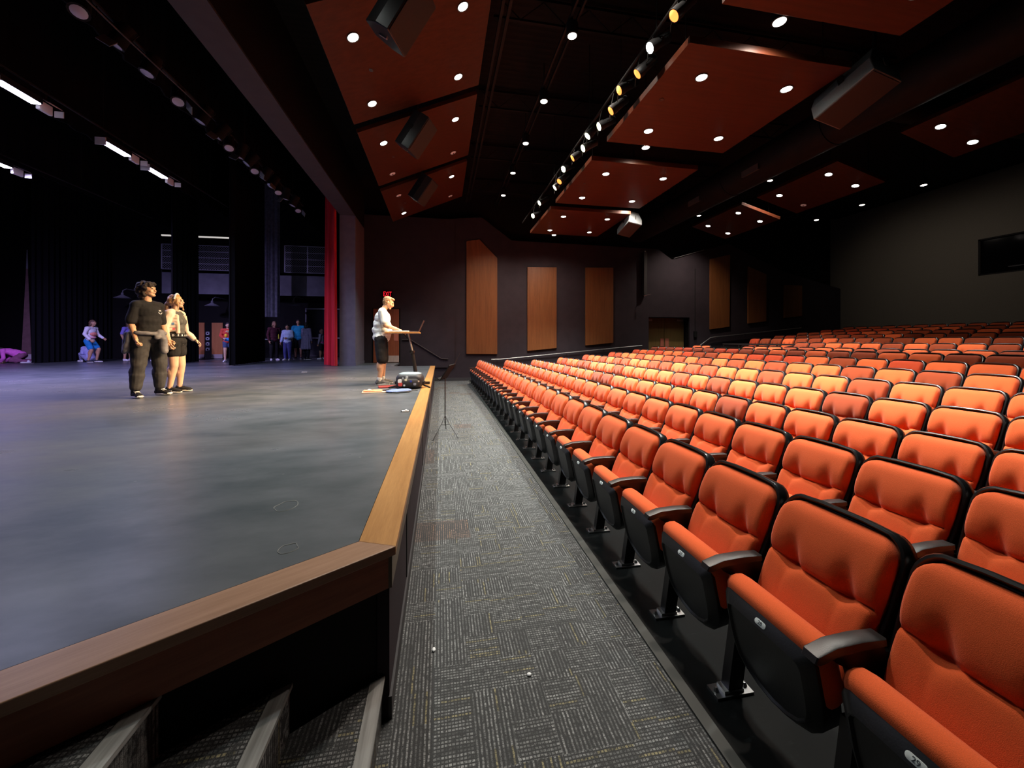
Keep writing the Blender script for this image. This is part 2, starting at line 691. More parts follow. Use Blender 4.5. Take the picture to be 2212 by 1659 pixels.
struct('wall_back', wr, MT['rear'], 0)

# control booth window in the rear wall
w = MB()
for y0, y1, z0, z1 in ((BY0, BY1, BZ1 - .05, BZ1), (BY0, BY1, BZ0, BZ0 + .05), (BY1 - .05, BY1, BZ0, BZ1), (BY0, BY0 + .05, BZ0, BZ1)):
    w.box((XB + .08, (y0 + y1) / 2, (z0 + z1) / 2), (.12, y1 - y0, z1 - z0))
win = struct('window_1', w, MT['black'], 0)
gm = MT['glass']
gm.node_tree.nodes['Principled BSDF'].inputs['Alpha'].default_value = .25
pane = MB().box((XB + .1, (BY0 + BY1) / 2, (BZ0 + BZ1) / 2), (.01, BY1 - BY0 - .1, BZ1 - BZ0 - .1)).build('pane', gm, win, 0)
rm = MB()
rm.box((XB + 2.6, 7.75, 4.8), (.1, 7, 3))
rm.box((XB + 1.4, 11.2, 4.8), (2.4, .1, 3))
rm.box((XB + 1.4, 7.75, 6.2), (2.4, 7, .1))
struct('wall_booth', rm, MT['black'], 0)
ct = thing('booth_counter', 'dark counter edge inside the control booth window', 'counter', (XB + .7, 8.9, 3.9))
MB().box((0, 0, .38), (.6, 2.9, .04)).build('counter_top', mat('grey laminate', (.10, .10, .11), .4), ct, 0)
MB().box((.2, 0, .17), (.05, 2.8, .34)).build('counter_front', MT['black'], ct, 0)
bl = thing('tube_light', 'short lit white tube light seen through the booth window', 'light', (XB + 1.5, 9.45, 5.0))
MB().box((0, 0, .03), (.09, .56, .04)).build('housing', MT['white'], bl, 0)
MB().tube([(0, -.24, 0), (0, .24, 0)], .016).build('tube', mat('booth tube', (1, 1, 1), .4, emit=(1, .97, .93), es=2.5), bl)

# ceilings
struct('ceiling', MB().box(((XB - 3) / 2, 4.4, 7.75), (XB + 3.2, 23.4, .1)), MT['deck'], 0)
struct('ceiling_stage', MB().box((-14.7, 7, 9.9), (23, 30, .1)), MT['black'], 0)

# proscenium portal
struct('wall_stage', MB().box((-3.19, 15.08, 3.38), (.52, 1.64, 5.24)), MT['jamb'], 0)
struct('trim_2', MB().box((-3.19, 15.08, ZS + .05), (.55, 1.67, .1)), MT['jamb'], 0)
struct('wall_header', MB().box((-3.19, 4.45, 7.2), (.52, 22.9, 2.34)), MT['black'], 0)
struct('trim_soffit', MB().box((-3.19, 3.6, 6.015), (.50, 21.3, .03)), MT['soffit'], 0)
struct('wall_wing', MB().box((-14, 21.6, 5.2), (21.5, .2, 9.4)), MT['black'], 0)
struct('wall_upstage', MB().box((-24.6, 7, 5.2), (.2, 29, 9.4)), MT['black'], 0)

# stage platform
CS = .66                                       # slope of the angled front edge


def chy(x, off=0):
    return 1.725 + (x + .19) * CS + off * sqrt(1 + CS * CS)


XL = -4.4
deck = [(-.357, 1.80), (-.357, 13.74), (-1.6, 13.74), (-1.6, WY), (-2.93, WY), (-2.93, 14.25), (-3.45, 14.25), (-3.45, 21.5), (-24.5, 21.5), (-24.5, -7), (XL, -7), (XL, chy(XL, .165))]
struct('floor_stage', MB().prism([(x, y, ZS - .06) for x, y in deck], (0, 0, 0), (0, 0, .06)), MT['stage'], 0)
ed = MB().prism([(-.19, 1.725, 0), (-.19, 13.74, 0), (-.355, 13.74, 0), (-.355, 1.797, 0)], (0, 0, ZS - .036), (0, 0, ZS + .002))
e1 = struct('trim_3', ed, MT['trimwood'], 0, .003)
ed = MB().prism([(-.19, 1.725, 0), (-.355, 1.797, 0), (XL, chy(XL, .165), 0), (XL, chy(XL), 0)], (0, 0, ZS - .036), (0, 0, ZS + .002))
o = MB()
# board built along its own length so that the grain follows it
L = sqrt((XL + .19) ** 2 + (chy(XL) - 1.725) ** 2)
ca, sa = cos(math.atan(CS)), sin(math.atan(CS))
loc = [(0, 0), (-.0985, .1506), (-L, .165), (-L, 0)]
a2 = -math.atan2(.072 - 0, -.165) if False else 0
pts = []
for X, Y in ((-.19, 1.725), (-.355, 1.797), (XL, chy(XL, .165)), (XL, chy(XL))):
    dx, dy = X + .19, Y - 1.725
    pts.append((dx * ca + dy * sa, -dx * sa + dy * ca, 0))
o.prism(pts, (0, 0, -.036), (0, 0, .002))
t4 = struct('trim_4', o, MT['trimwood2'], 0, .003)
t4.location = (-.19, 1.725, ZS)
t4.rotation_euler = (0, 0, math.atan(CS))
fa = MB().prism([(0, .022, 0), (0, .05, 0), (-L, .05, 0), (-L, .022, 0)], (0, 0, -.185), (0, 0, -.0365))
t5 = struct('trim_5', fa, MT['fascia'], 0)
t5.location = (-.205, 1.725, ZS)
t5.rotation_euler = (0, 0, math.atan(CS))
struct('trim_6', MB().box((-.218, 7.735, ZS - .11), (.022, 11.99, .147)), mat('shade-toned front fascia', (.12, .085, .05), .5), 0)  # same fascia board, its shaded olive tone put into the colour
fw = MB()
fw.box((-.245, 7.735, .33), (.05, 11.96, .66))
struct('wall_stage_front', fw, MT['plum'], 0)
sl = MB()
for y in (2.62, 4.9, 7.3, 9.7, 12.1):
    sl.box((-.219, y, .32), (.008, .05, .42))
struct('trim_7', sl, mat('black slot', (.004, .004, .004), .9), 0)
struct('baseboard_stage', MB().box((-.216, 7.735, .05), (.014, 11.97, .1)), MT['rubber'], 0)
cw = MB().prism([(-.235, chy(-.235, .075), 0), (-.235, chy(-.235, .105), 0), (XL, chy(XL, .105), 0), (XL, chy(XL, .075), 0)], (0, 0, 0), (0, 0, ZS - .06))
struct('wall_stage_angle', cw, MT['black'], 0)  # black stands in for the shadow below the fascia

# steps climbing beside the angled front
st = thing('stage_steps', 'carpeted steps with grey ribbed nosings climbing beside the angled stage front', 'steps', (0, 0, 0))
for i, x in enumerate((-.25, -.55, -.85)):
    z0, z1 = .19 * i, .19 * (i + 1)
    MB().prism([(x, -1.6, 0), (x, chy(x, .06), 0), (-1.15, chy(-1.15, .06), 0), (-1.15, -1.6, 0)], (0, 0, z0), (0, 0, z1)).build('tread', MT['carpet'], st, 0)
    MB().prism([(x + .012, -1.6, 0), (x + .012, chy(x, .055), 0), (x - .045, chy(x - .045, .055), 0), (x - .045, -1.6, 0)], (0, 0, z1 - .012), (0, 0, z1 + .004)).build('nosing', MT['nosing'], st, 0)
struct('floor_landing', MB().box((-2.78, -1.3, ZS / 2 - .01), (3.26, .6, ZS - .02)), MT['carpet'], 0)

# steps down from the far end of the stage
st = thing('side_steps', 'dark steps down from the far end of the stage along the side wall', 'steps', (0, 0, 0))
for i in range(4):
    x = -1.6 + .34 * (i + 1)
    MB().prism([(-1.6, 13.8, 0), (x, 13.8, 0), (x, WY - .01, 0), (-1.6, WY - .01, 0)], (0, 0, ZS - .153 * (i + 1) - .153), (0, 0, ZS - .153 * (i + 1))).build('tread', MT['rubber'], st, 0)
struct('wall_stage_end', MB().box((-.92, 13.72, .345), (1.36, .03, .69)), MT['plum'], 0)


def handrail(label, pts, m, brackets, r=.02):
    t = thing('handrail', label, 'handrail', (0, 0, 0))
    MB().tube(pts, r, 10).build('rail', m, t)
    for x, z in brackets:
        MB().tube([(x, pts[0][1], z - r), (x, pts[0][1] + .03, z - .07), (x, WY, z - .07)], .009, 6).build('bracket', MT['rail_dk'], t)
    return t


ry = WY - .09
handrail('dark handrail sloping down the side wall from the stage door', [(-1.5, ry, 1.67), (-1.18, ry, 1.67), (.03, ry, .905), (.3, ry, .89)], MT['rail_dk'], [(-1.0, 1.55), (-.3, 1.115)])
handrail('long steel handrail rising along the side wall below the wood panels', [(2.05, ry, .86), (2.4, ry, .86), (8.78, ry, 1.42)], MT['rail'], [(2.3, .86), (3.7, .975), (5.3, 1.115), (7.0, 1.265), (8.5, 1.395)])
handrail('handrail right of the double doors, steep bright start then shallow rise', [(11.55, ry, 1.35), (12.2, ry, 1.775), (17.1, ry, 2.25)], MT['rail'], [(12.5, 1.80), (14.0, 1.95), (15.6, 2.10)])

# acoustic panels on the side wall
PAN = [('tall amber wood wall panel with a sloped top, closest to the stage', [(1.03, 1.09), (2.30, 1.075), (2.30, 5.05), (1.56, 5.79), (1.03, 5.69)], 4.72),
       ('amber wood wall panel beside the tall sloped one, slanted bottom edge', [(3.58, 1.20), (4.85, 1.315), (4.85, 4.75), (3.58, 4.72)], None),
       ('amber wood wall panel nearest the double doors on their stage side', [(6.15, 1.42), (7.43, 1.54), (7.43, 4.83), (6.15, 4.79)], None),
       ('tall wood wall panel just right of the double doors, top rising right', [(12.2, 2.15), (13.2, 2.28), (13.24, 5.64), (12.2, 5.39)], None),
       ('wood wall panel with top sloping down right, above the rising handrail', [(14.2, 2.435), (15.18, 2.55), (15.19, 4.78), (14.2, 5.12)], None),
       ('shortest wood wall panel, nearest the rear corner of the hall', [(16.19, 2.72), (17.18, 2.82), (17.19, 4.29), (16.19, 4.30)], None)]
for lab, pts, seam in PAN:
    t = tag(MB().prism([(x, WY - .07, z) for x, z in pts], (0, 0, 0), (0, .07, 0)).build('acoustic_panel', MT['panelwood'], None, 0, .006), lab, 'wall panel', 'wood panels on the side wall')
    if seam:
        MB().box((1.665, WY - .071, seam), (1.26, .004, .006)).build('seam', mat('dark panel seam', (.12, .045, .015), .6), t, 0)

# double doors
d1 = MB()
d1.box((DX0 - .02, WY + .32, DZ / 2 + .2), (.05, .5, DZ - .4))
d1.box((DX1 + .02, WY + .32, DZ / 2 + .2), (.05, .5, DZ - .4))
d1.box(((DX0 + DX1) / 2, WY + .32, DZ + .02), (DX1 - DX0, .5, .05))
dr = struct('door_1', d1, MT['black'], 0)
for s in (0, 1):
    x0 = DX0 + .02 + s * 1.0
    lf = MB().box((x0 + .49, WY + .42, .52 + 1.08), (.985, .05, 2.16)).build('leaf', MT['door'], dr, 0)
    MB().box((x0 + (.87 if s == 0 else .12), WY + .385, 1.50), (.18, .02, .46)).build('push_plate', MT['pinkplate'], lf, 0)
    MB().box((x0 + (.2 if s == 0 else .78), WY + .37, 2.57), (.30, .06, .08)).build('door_closer', MT['kick'], lf, 0)

# stage door with kick plate, exit sign
dr = struct('door_2', MB().box((-2.1, WY - .07, 1.83), (1.06, .02, 2.16)), MT['black'], 0)
lf = MB().box((-2.1, WY - .09, 1.83), (.96, .04, 2.1)).build('leaf', MT['cherry'], dr, 0)
MB().box((-1.85, WY - .113, .92), (.46, .006, .25)).build('kick_plate', MT['kick'], lf, 0)
MB().box((-1.73, WY - .113, 1.78), (.17, .006, .30)).build('push_plate', MT['pinkplate'], lf, 0)
ex = thing('exit_sign', 'lit red exit sign on the wall above the person at the lectern', 'exit sign', (-2.05, WY - .14, 3.45))
MB().box((0, .04, 0), (.36, .07, .27)).build('sign_box', MT['exitbox'], ex, 0)
tm = link('lettering', text_mesh('EXIT', .235, MT['exit'], .003, False), ex, loc=(0, -.0, 0))
tm.rotation_euler = (pi / 2, 0, 0)
tm.scale = (.66, 1.12, 1)

# small fittings on the side wall
t = thing('wall_speaker', 'slim dark speaker column on the side wall left of double doors', 'speaker', (8.9, WY - .12, 4.6))
MB().box((0, 0, 0), (.16, .14, 1.9)).build('cabinet', MT['grille'], t, 0, .01)
MB().box((0, -.02, .98), (.05, .04, .05)).build('indicator', mat('pale indicator', (.5, .5, .45), .4), t, 0)
MB().tube([(.0, .1, -.95), (-.1, -.1, -1.0), (.15, -.25, -.93)], .012, 6).build('bracket', MT['rail'], t)
t = thing('wall_box', 'small dark control box with thin conduit right of double doors', 'control box', (11.45, WY - .04, 1.92))
MB().box((0, 0, 0), (.14, .08, .28)).build('housing', MT['black'], t, 0, .008)
MB().tube([(0, .02, .14), (0, .02, 3.0)], .012, 6).build('conduit', MT['black'], t)
t = tag(MB().box((-.28, WY - .02, 3.91), (.09, .04, .12)).build('wall_outlet', mat('grey wall plate', (.09, .08, .085), .5), None, 0, .004), 'small grey plate high on the side wall above the stage handrail', 'wall plate')
t = tag(MB().tube([(10.38, WY - .03, 5.36), (11.9, WY - .03, 5.80)], .014, 6).build('conduit_pipe', mat('pale conduit', (.16, .14, .14), .5)), 'thin pale pipe slanting up the side wall above the double doors', 'pipe')

# low partition, rail and ledge at the cross aisle
t = thing('partition', 'low wooden partition with dark top behind the eighth seat row', 'partition', (11.5, 13.45, .52))
MB().box((0, 0, .42), (.08, 1.55, .84)).build('panel', MT['door'], t, 0)
MB().box((0, 0, .855), (.12, 1.6, .03)).build('cap', MT['black'], t, 0)
t = thing('guard_rail', 'black guard rail on thin posts before the five upper end seats', 'guard rail', (11.9, 12.85, .645))
MB().box((0, 0, .85), (.05, 3.6, .05)).build('rail', MT['rail_dk'], t, 0)
for y in (-1.75, -.9, 0, .9, 1.75):
    MB().box((0, y, .42), (.03, .04, .84)).build('post', MT['rail_dk'], t, 0)
t = thing('ledge', 'long black ledge behind the ninth seat row', 'ledge', (11.18, 8.0, .52))
MB().box((0, 0, .80), (.22, 6.2, .05)).build('top_board', MT['rim'], t, 0, .006)
MB().box((.04, 0, .39), (.05, 6.1, .78)).build('front_board', MT['black'], t, 0)
tag(MB().ell((0, 0, 0), (.06, .06, .05)).build('paper_cup', MT['white'], None, 40, 0, (11.16, 8.02, 1.39)), 'small round white object lying on the black ledge among rear seats', 'cup')

# ------------------------------------------------------------------ seats
SP = .518


def rrect(w, h, r, n=4, bottom=None):
    """rounded rectangle centred in u, from v=0 (bottom) to h"""
    pts = []
    rb = r if bottom is None else bottom
    for cx, cy, a0, rr in ((w / 2 - rb, rb, -90, rb), (w / 2 - r, h - r, 0, r), (-w / 2 + r, h - r, 90, r), (-w / 2 + rb, rb, 180, rb)):
        for k in range(n + 1):
            a = radians(a0 + 90 * k / n)
            pts.append((cx + rr * cos(a), cy + rr * sin(a)))
    return pts


def seat_meshes():
    D = {}
    yv = V((0, 1, 0))
    # tipped-up seat pan: u across, v up along the underside
    up = V((-.075, 0, .36)).normalized()
    nf = V((-up.z, 0, up.x)).normalized()      # towards the stage
    foot = V((.085, 0, .155))
    ol = []
    w, h = .430, .385
    for k in range(9):                          # rounded lower end
        a = pi + pi * k / 8
        ol.append((w / 2 * cos(a) * .97, .15 + .15 * sin(a)))
    ol += [(w / 2, .22), (w / 2, h - .03), (w / 2 - .01, h - .01), (w / 2 - .03, h), (-w / 2 + .03, h), (-w / 2 + .01, h - .01), (-w / 2, h - .03), (-w / 2, .22)]
    b = MB().slab(ol, [(.0, -.112), (.0, -.034), (.003, -.029), (.037, -.001), (.041, -.001), (.047, -.011), (.12, -.013)], foot, yv, up, nf)
    D['seat_shell'] = b.mesh('seat_shell', MT['plastic'], 30)
    ol2 = [(x, y + .17) for x, y in rrect(.452, .253, .035, 5, .05)]
    b = MB().slab(ol2, [(.05, -.150), (.022, -.140), (.004, -.118), (.0, -.095), (.0, -.070), (.008, -.050), (.022, -.038), (.05, -.034)], foot, yv, up, nf)
    b2 = b.mesh('seat_cushion', MT['orange'], 60)
    D['seat_cushion'] = b2
    # backrest plane
    B0, B1 = V((.235, 0, .385)), V((.44, 0, .905))
    bu = (B1 - B0).normalized()
    bn = V((-bu.z, 0, bu.x))                   # towards the sitter
    LB = (B1 - B0).length
    W = .468

    def hw(v):                                  # half width of the outline at height v
        base = W / 2 * (.93 + .07 * min(1, v / .35))
        r = .088
        if v > LB - r:
            q = (v - (LB - r)) / r
            base -= r * (1 - sqrt(max(0, 1 - q * q)))
        return base
    vsn = [0, .02, .05, .09, .13, .17, .205, .235, .255, .27, .281, .289, .296, .304, .315, .33, .35, .38, .41, .44, .465, .487]
    tail = [LB - .078 * (1 - sin(pi / 2 * k / 6)) for k in range(0, 7)]
    vsn = [v for v in vsn if v < tail[0]] + tail
    usn = [-1, -.985, -.95, -.9, -.82, -.74, -.66, -.60, -.55, -.51, -.475, -.44, -.405, -.36, -.31, -.24, -.16, -.08, 0]
    usn = usn + [-u for u in reversed(usn[:-1])]

    def hgt(u, v):
        y = u * hw(v)
        e = min(1, (1 - abs(u)) / .085)
        edge = sqrt(max(0, 1 - (1 - e) ** 2))
        et = min(1, (LB - v) / .06)
        edge *= sqrt(max(0, 1 - (1 - et) ** 2)) * .9 + .1
        vc = .292 - .012 * cos(y * 9)           # crease
        d = v - vc
        if d > 0:
            t_ = min(1, d / (LB - vc))
            f = .038 * sin(pi * min(1, t_ ** .68 * .92 + .03)) ** .8
        else:
            t_ = min(1, -d / vc)
            f = .034 * sin(pi * min(1, (t_ ** .8 * .62 + .16))) ** .8
        cr = .008 * math.exp(-(d / .009) ** 2)
        h_ = .048 + f - cr
        for yd in (-.112, .112):
            rr = ((y - yd) / .034) ** 2
            dd = (d / .020) ** 2 if d < 0 else (d / .085) ** 2
            h_ -= .046 * math.exp(-rr - dd)
            ax = abs(y - yd)
            if d < 0:                           # triangular pull below each tuft
                h_ -= .016 * max(0, 1 - ax / max(.012, .062 - abs(d) * .6)) * math.exp(d / .05)
        return max(.002 if edge < .5 else .006, h_ * edge)
    P, F = [], []
    nu = len(usn)
    for v in vsn:
        for u in usn:
            P.append(B0 + yv * (u * hw(v)) + bu * v + bn * hgt(u, v))
    for i in range(len(vsn) - 1):
        for k in range(nu - 1):
            F.append((i * nu + k, i * nu + k + 1, (i + 1) * nu + k + 1, (i + 1) * nu + k))
    bb = MB().add(P, F)
    # close the back
    m0 = len(bb.v)
    bb.add([B0 + yv * (u * hw(v)) * .98 + bu * v - bn * .012 for v in vsn for u in usn], [tuple(reversed(f)) for f in F])
    border = [k for k in range(nu)] + [i * nu + nu - 1 for i in range(1, len(vsn))] + [(len(vsn) - 1) * nu + k for k in range(nu - 2, -1, -1)] + [i * nu for i in range(len(vsn) - 2, 0, -1)]
    for a, c in zip(border, border[1:] + border[:1]):
        bb.f.append((a, m0 + a, m0 + c, c))
    D['backrest'] = bb.mesh('backrest', MT['orange'], 50)
    # black shell with rim
    ol = [(hw(v) + .022, v) for v in [0, .1, .2, .3, .4] + tail[:-1]]
    ol = ol + [(hw(LB) * .6, LB + .004)]
    ol = [(u, v + (.024 * max(0, v - LB + .1) / .1)) for u, v in ol]
    ol = ol + [(-u, v) for u, v in reversed(ol)]
    D['back_shell'] = MB().slab(ol, [(.03, -.036), (.006, -.032), (0, -.022), (0, .024), (.005, .034), (.013, .037), (.019, .030), (.026, -.010)], B0, yv, bu, bn).mesh('back_shell', MT['rim'], 40)
    # armrest on the far side of the seat, pad + web
    y0 = SP / 2
    pr = [(-.035, .592), (-.025, .612), (.05, .634), (.16, .640), (.255, .636), (.26, .612), (.16, .610), (.05, .603), (.0, .588), (-.02, .584)]
    b = MB()
    n = len(pr)
    wd_ = [(-.027, 1), (-.023, 0), (.023, 0), (.027, 1)]
    P = []
    cxx = sum(p[0] for p in pr) / n
    czz = sum(p[1] for p in pr) / n
    for yy, k in wd_:
        kk = .93 if k else 1
        for x, z in pr:
            P.append((cxx + (x - cxx) * (kk * .5 + .5), y0 + yy, czz + (z - czz) * kk))
    F = [tuple(range(n)), tuple(range(3 * n, 4 * n))]
    for i in range(3):
        for k in range(n):
            F.append((i * n + k, i * n + (k + 1) % n, (i + 1) * n + (k + 1) % n, (i + 1) * n + k))
    b.add(P, F)
    D['armrest'] = b.mesh('armrest', MT['armpad'], 35)
    web = [(.03, .602), (.256, .612), (.262, .585), (.30, .575), (.27, .40), (.20, .30), (.13, .30), (.15, .45), (.12, .54), (.06, .575)]
    D['arm_support'] = MB().prism([(x, y0 - .016, z) for x, z in web], (0, 0, 0), (0, .032, 0)).mesh('arm_support', MT['steel_black'], 20)
    b = MB()
    b.prism([(.125, y0 - .024, .36), (.20, y0 - .024, .36), (.150, y0 - .024, .02), (.075, y0 - .024, .02)], (0, 0, 0), (0, .048, 0))
    D['leg'] = b.mesh('leg', MT['steel_black'], 20)
    b = MB()
    b.box((.105, y0, .006), (.19, .075, .012))
    b.box((.105, y0, .018), (.10, .055, .018))
    for x in (.03, .18):
        b.lathe([(.012, 0), (.012, .008), (.006, .018), (.001, .019)], (x, y0, .012), seg=8)
    D['foot_plate'] = b.mesh('foot_plate', MT['chrome'], 30)
    # number plate on the upper rim of the pan
    tn = .62
    pn = (nf * cos(tn) + up * sin(tn)).normalized()
    pu = (up * cos(tn) - nf * sin(tn)).normalized()
    pc = foot + up * (h - .021) - nf * .0145
    D['number_plate'] = MB().slab([(x, y - .011) for x, y in rrect(.052, .022, .0105)], [(0, -.001), (0, .0015), (.001, .002)], pc, yv, pu, pn).mesh('number_plate', MT['plate'], 40)
    D['_num'] = (pc + pn * .0024, pu, pn)
    return D


SM = seat_meshes()
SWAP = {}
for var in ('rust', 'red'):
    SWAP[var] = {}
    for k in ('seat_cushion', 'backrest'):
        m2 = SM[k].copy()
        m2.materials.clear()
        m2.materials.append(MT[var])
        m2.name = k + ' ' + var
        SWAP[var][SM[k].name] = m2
FULL = ('seat_cushion', 'seat_shell', 'backrest', 'back_shell', 'armrest', 'arm_support', 'leg', 'foot_plate')
FAR = ('seat_cushion', 'seat_shell', 'backrest', 'back_shell', 'armrest')


def proto(name, keys):
    t = thing(name, 'x', 'theatre seat')
    for k in keys:
        link(k, SM[k], t)
    return t


pfull = proto('theatre_seat', FULL)
pfar = proto('theatre_seat', FAR)
# where the photograph shows the rust and red covers, shade painted as rust in the last row: (row, world y of the seat)
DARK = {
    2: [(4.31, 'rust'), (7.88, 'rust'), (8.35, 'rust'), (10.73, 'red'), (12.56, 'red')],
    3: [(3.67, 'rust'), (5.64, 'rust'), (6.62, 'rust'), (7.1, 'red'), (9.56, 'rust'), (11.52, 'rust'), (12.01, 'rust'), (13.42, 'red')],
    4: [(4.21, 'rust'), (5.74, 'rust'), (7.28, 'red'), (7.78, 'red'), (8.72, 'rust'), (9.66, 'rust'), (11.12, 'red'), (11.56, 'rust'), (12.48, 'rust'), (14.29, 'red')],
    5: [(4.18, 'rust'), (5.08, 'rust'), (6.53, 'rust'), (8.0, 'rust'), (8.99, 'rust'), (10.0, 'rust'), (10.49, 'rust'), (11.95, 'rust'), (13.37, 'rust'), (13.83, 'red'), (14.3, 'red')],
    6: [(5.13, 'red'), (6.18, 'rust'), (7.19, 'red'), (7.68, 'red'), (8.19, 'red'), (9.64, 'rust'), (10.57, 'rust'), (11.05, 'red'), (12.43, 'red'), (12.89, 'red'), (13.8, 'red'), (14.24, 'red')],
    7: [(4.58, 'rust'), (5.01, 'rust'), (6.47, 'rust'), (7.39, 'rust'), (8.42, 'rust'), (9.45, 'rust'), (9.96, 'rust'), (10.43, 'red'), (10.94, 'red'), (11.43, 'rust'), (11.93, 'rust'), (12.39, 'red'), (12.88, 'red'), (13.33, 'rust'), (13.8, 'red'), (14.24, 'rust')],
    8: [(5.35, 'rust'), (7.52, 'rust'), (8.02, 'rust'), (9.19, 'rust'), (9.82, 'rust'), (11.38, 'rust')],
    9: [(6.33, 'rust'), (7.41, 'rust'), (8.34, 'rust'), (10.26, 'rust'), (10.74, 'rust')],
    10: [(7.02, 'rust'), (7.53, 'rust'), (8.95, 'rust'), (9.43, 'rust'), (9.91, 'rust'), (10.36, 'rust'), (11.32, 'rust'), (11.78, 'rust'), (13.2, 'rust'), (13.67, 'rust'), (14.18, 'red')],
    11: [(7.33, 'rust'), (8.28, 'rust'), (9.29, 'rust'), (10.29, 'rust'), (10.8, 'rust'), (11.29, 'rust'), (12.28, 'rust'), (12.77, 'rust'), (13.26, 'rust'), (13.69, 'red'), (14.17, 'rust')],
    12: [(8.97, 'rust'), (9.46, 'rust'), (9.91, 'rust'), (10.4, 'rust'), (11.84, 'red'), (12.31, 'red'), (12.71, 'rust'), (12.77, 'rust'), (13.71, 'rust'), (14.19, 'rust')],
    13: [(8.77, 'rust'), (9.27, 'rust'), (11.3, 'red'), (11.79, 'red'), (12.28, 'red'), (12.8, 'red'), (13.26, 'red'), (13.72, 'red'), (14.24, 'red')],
    14: [(4.0, 'rust'), (4.4, 'rust'), (4.8, 'rust'), (5.2, 'rust'), (5.6, 'rust'), (6.0, 'rust'), (6.4, 'rust'), (6.8, 'rust'), (7.2, 'rust'), (7.6, 'rust'), (8.0, 'rust'), (8.4, 'rust'), (8.8, 'rust'), (9.2, 'rust'), (9.6, 'rust'), (10.0, 'rust'), (10.4, 'rust'), (10.8, 'rust'), (11.2, 'rust'), (11.6, 'rust'), (12.0, 'rust'), (12.4, 'rust'), (12.8, 'rust'), (13.2, 'rust'), (13.6, 'rust'), (14.0, 'rust'), (14.4, 'rust'), (14.8, 'rust')],  # rearmost row: covers darkened to rust for the dim light there
}
SEATS = []
nm_p, nm_up, nm_n = SM['_num']
QUAD = M((V((0, -1, 0)), nm_up, nm_n)).transposed().to_euler()


def seat_rows():
    for ri, (lx, fzv, y0, ymax) in enumerate(ROWS):
        ys = []
        k0 = -6
        for k in range(-6, 40):
            y = y0 + SP * k
            if y > ymax or y < (lx + .44) / 1.997 - .42:
                continue
            if ri == 8 and 11.75 < y < 13.5:
                continue
            ys.append(y)
        ys.sort(reverse=True)
        for i, y in enumerate(ys):
            x = lx - max(0, y - 1.5) ** 2 / 800
            z = fzv if ri > 7 else fz(x + .1)
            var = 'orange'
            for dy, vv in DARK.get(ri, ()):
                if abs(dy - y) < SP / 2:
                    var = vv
            nm = 'orange' if var == 'orange' else ('rust brown' if var == 'rust' else 'dark red')
            if ri < 9:
                where = 'front row' if ri == 0 else '%s row from the stage' % ORD[ri]
            else:
                where = '%s row above the cross aisle' % ORD[ri - 9] if ri < 14 else 'shaded rearmost row by rear wall'
            lab = '%s tip-up seat, %s, %s from far end' % (nm, where, ORD[i])
            key = 'full' if ri < 9 else 'far'
            src = pfull if ri < 9 else pfar
            rot = -(y - 1.5) / 400 * (1 if y > 1.5 else 0)
            s = dup(src, (x, y, z), rot, lab, SWAP.get(var))
            s['group'] = 'folding seats of the front row' if ri == 0 else 'folding seats of the %s row from the stage' % ORD[ri]
            SEATS.append(s)
            if ri == 0:
                pl = link('number_plate', SM['number_plate'], s)
                num = 29 - (len(ys) - 1 - i)
                if num >= 1 and len(ys) - 1 - i < 9:
                    tx = link('number', text_mesh(str(num), .020, MT['ink'], .0003), pl)
                    tx.location = nm_p
                    tx.rotation_euler = QUAD


seat_rows()
for p_ in (pfull, pfar):
    for c in list(p_.children):
        bpy.data.objects.remove(c)
    bpy.data.objects.remove(p_)

# ------------------------------------------------------------------ overhead: wood clouds, lamps, speakers, ducts
def downlight_meshes():
    D = {}
    D['ring'] = MB().lathe([(.084, .0), (.094, -.006), (.087, -.010), (.076, -.004), (.072, .02)], seg=20).mesh('ring', MT['trimring'])
    for k, m in (('w', 'lens_w'), ('warm', 'lens_warm'), ('off', 'lens_off')):
        D[k] = MB().lathe([(.001, .0), (.074, .0), (.074, -.006), (.056, -.014), (.001, -.018)], seg=18).mesh('lens', MT[m])
    D['can'] = MB().lathe([(.09, 0), (.10, .005), (.10, .20), (.06, .24)], seg=16).mesh('can', MT['ceil'])
    D['stem'] = MB().tube([(0, 0, .22), (0, 0, .92)], .010, 6).mesh('stem', MT['ceil'])
    D['bulb'] = MB().lathe([(.02, .03), (.022, .0), (.012, -.02), (.001, -.022)], seg=10).mesh('bulb', mat('dull bulb', (.12, .05, .04), .4))
    return D


DM = downlight_meshes()
HOUSE = 4.6
DL = {'w': (.93, 1.0, .95), 'warm': (1.0, .86, .74)}


def downlight(loc, kind, label, group, energy=110, hang=False, tilt=None, size=84, aimx=False):
    t = thing('downlight', label, 'ceiling light', loc, 0, group)
    if tilt:
        t.rotation_euler = tilt
    if hang:
        link('can', DM['can'], t)
        s = link('stem', DM['stem'], t)
        s.scale = (1, 1, max(.2, (7.68 - loc[2]) / .92))
    else:
        link('ring', DM['ring'], t)
    ln = link('lens', DM[kind], t)
    if kind == 'off':
        link('bulb', DM['bulb'], t, loc=(0, 0, -.012))
    else:
        o = light('downlight beam', 'SPOT', (0, 0, -.05), energy * HOUSE, DL[kind], size=size, blend=.9, radius=.07)
        o.parent = t
        if aimx:
            o.rotation_euler = V((1, 0, -.62)).to_track_quat('-Z', 'Y').to_euler()
        if tilt:
            o.rotation_euler = (0, -tilt[1], 0)
    return t


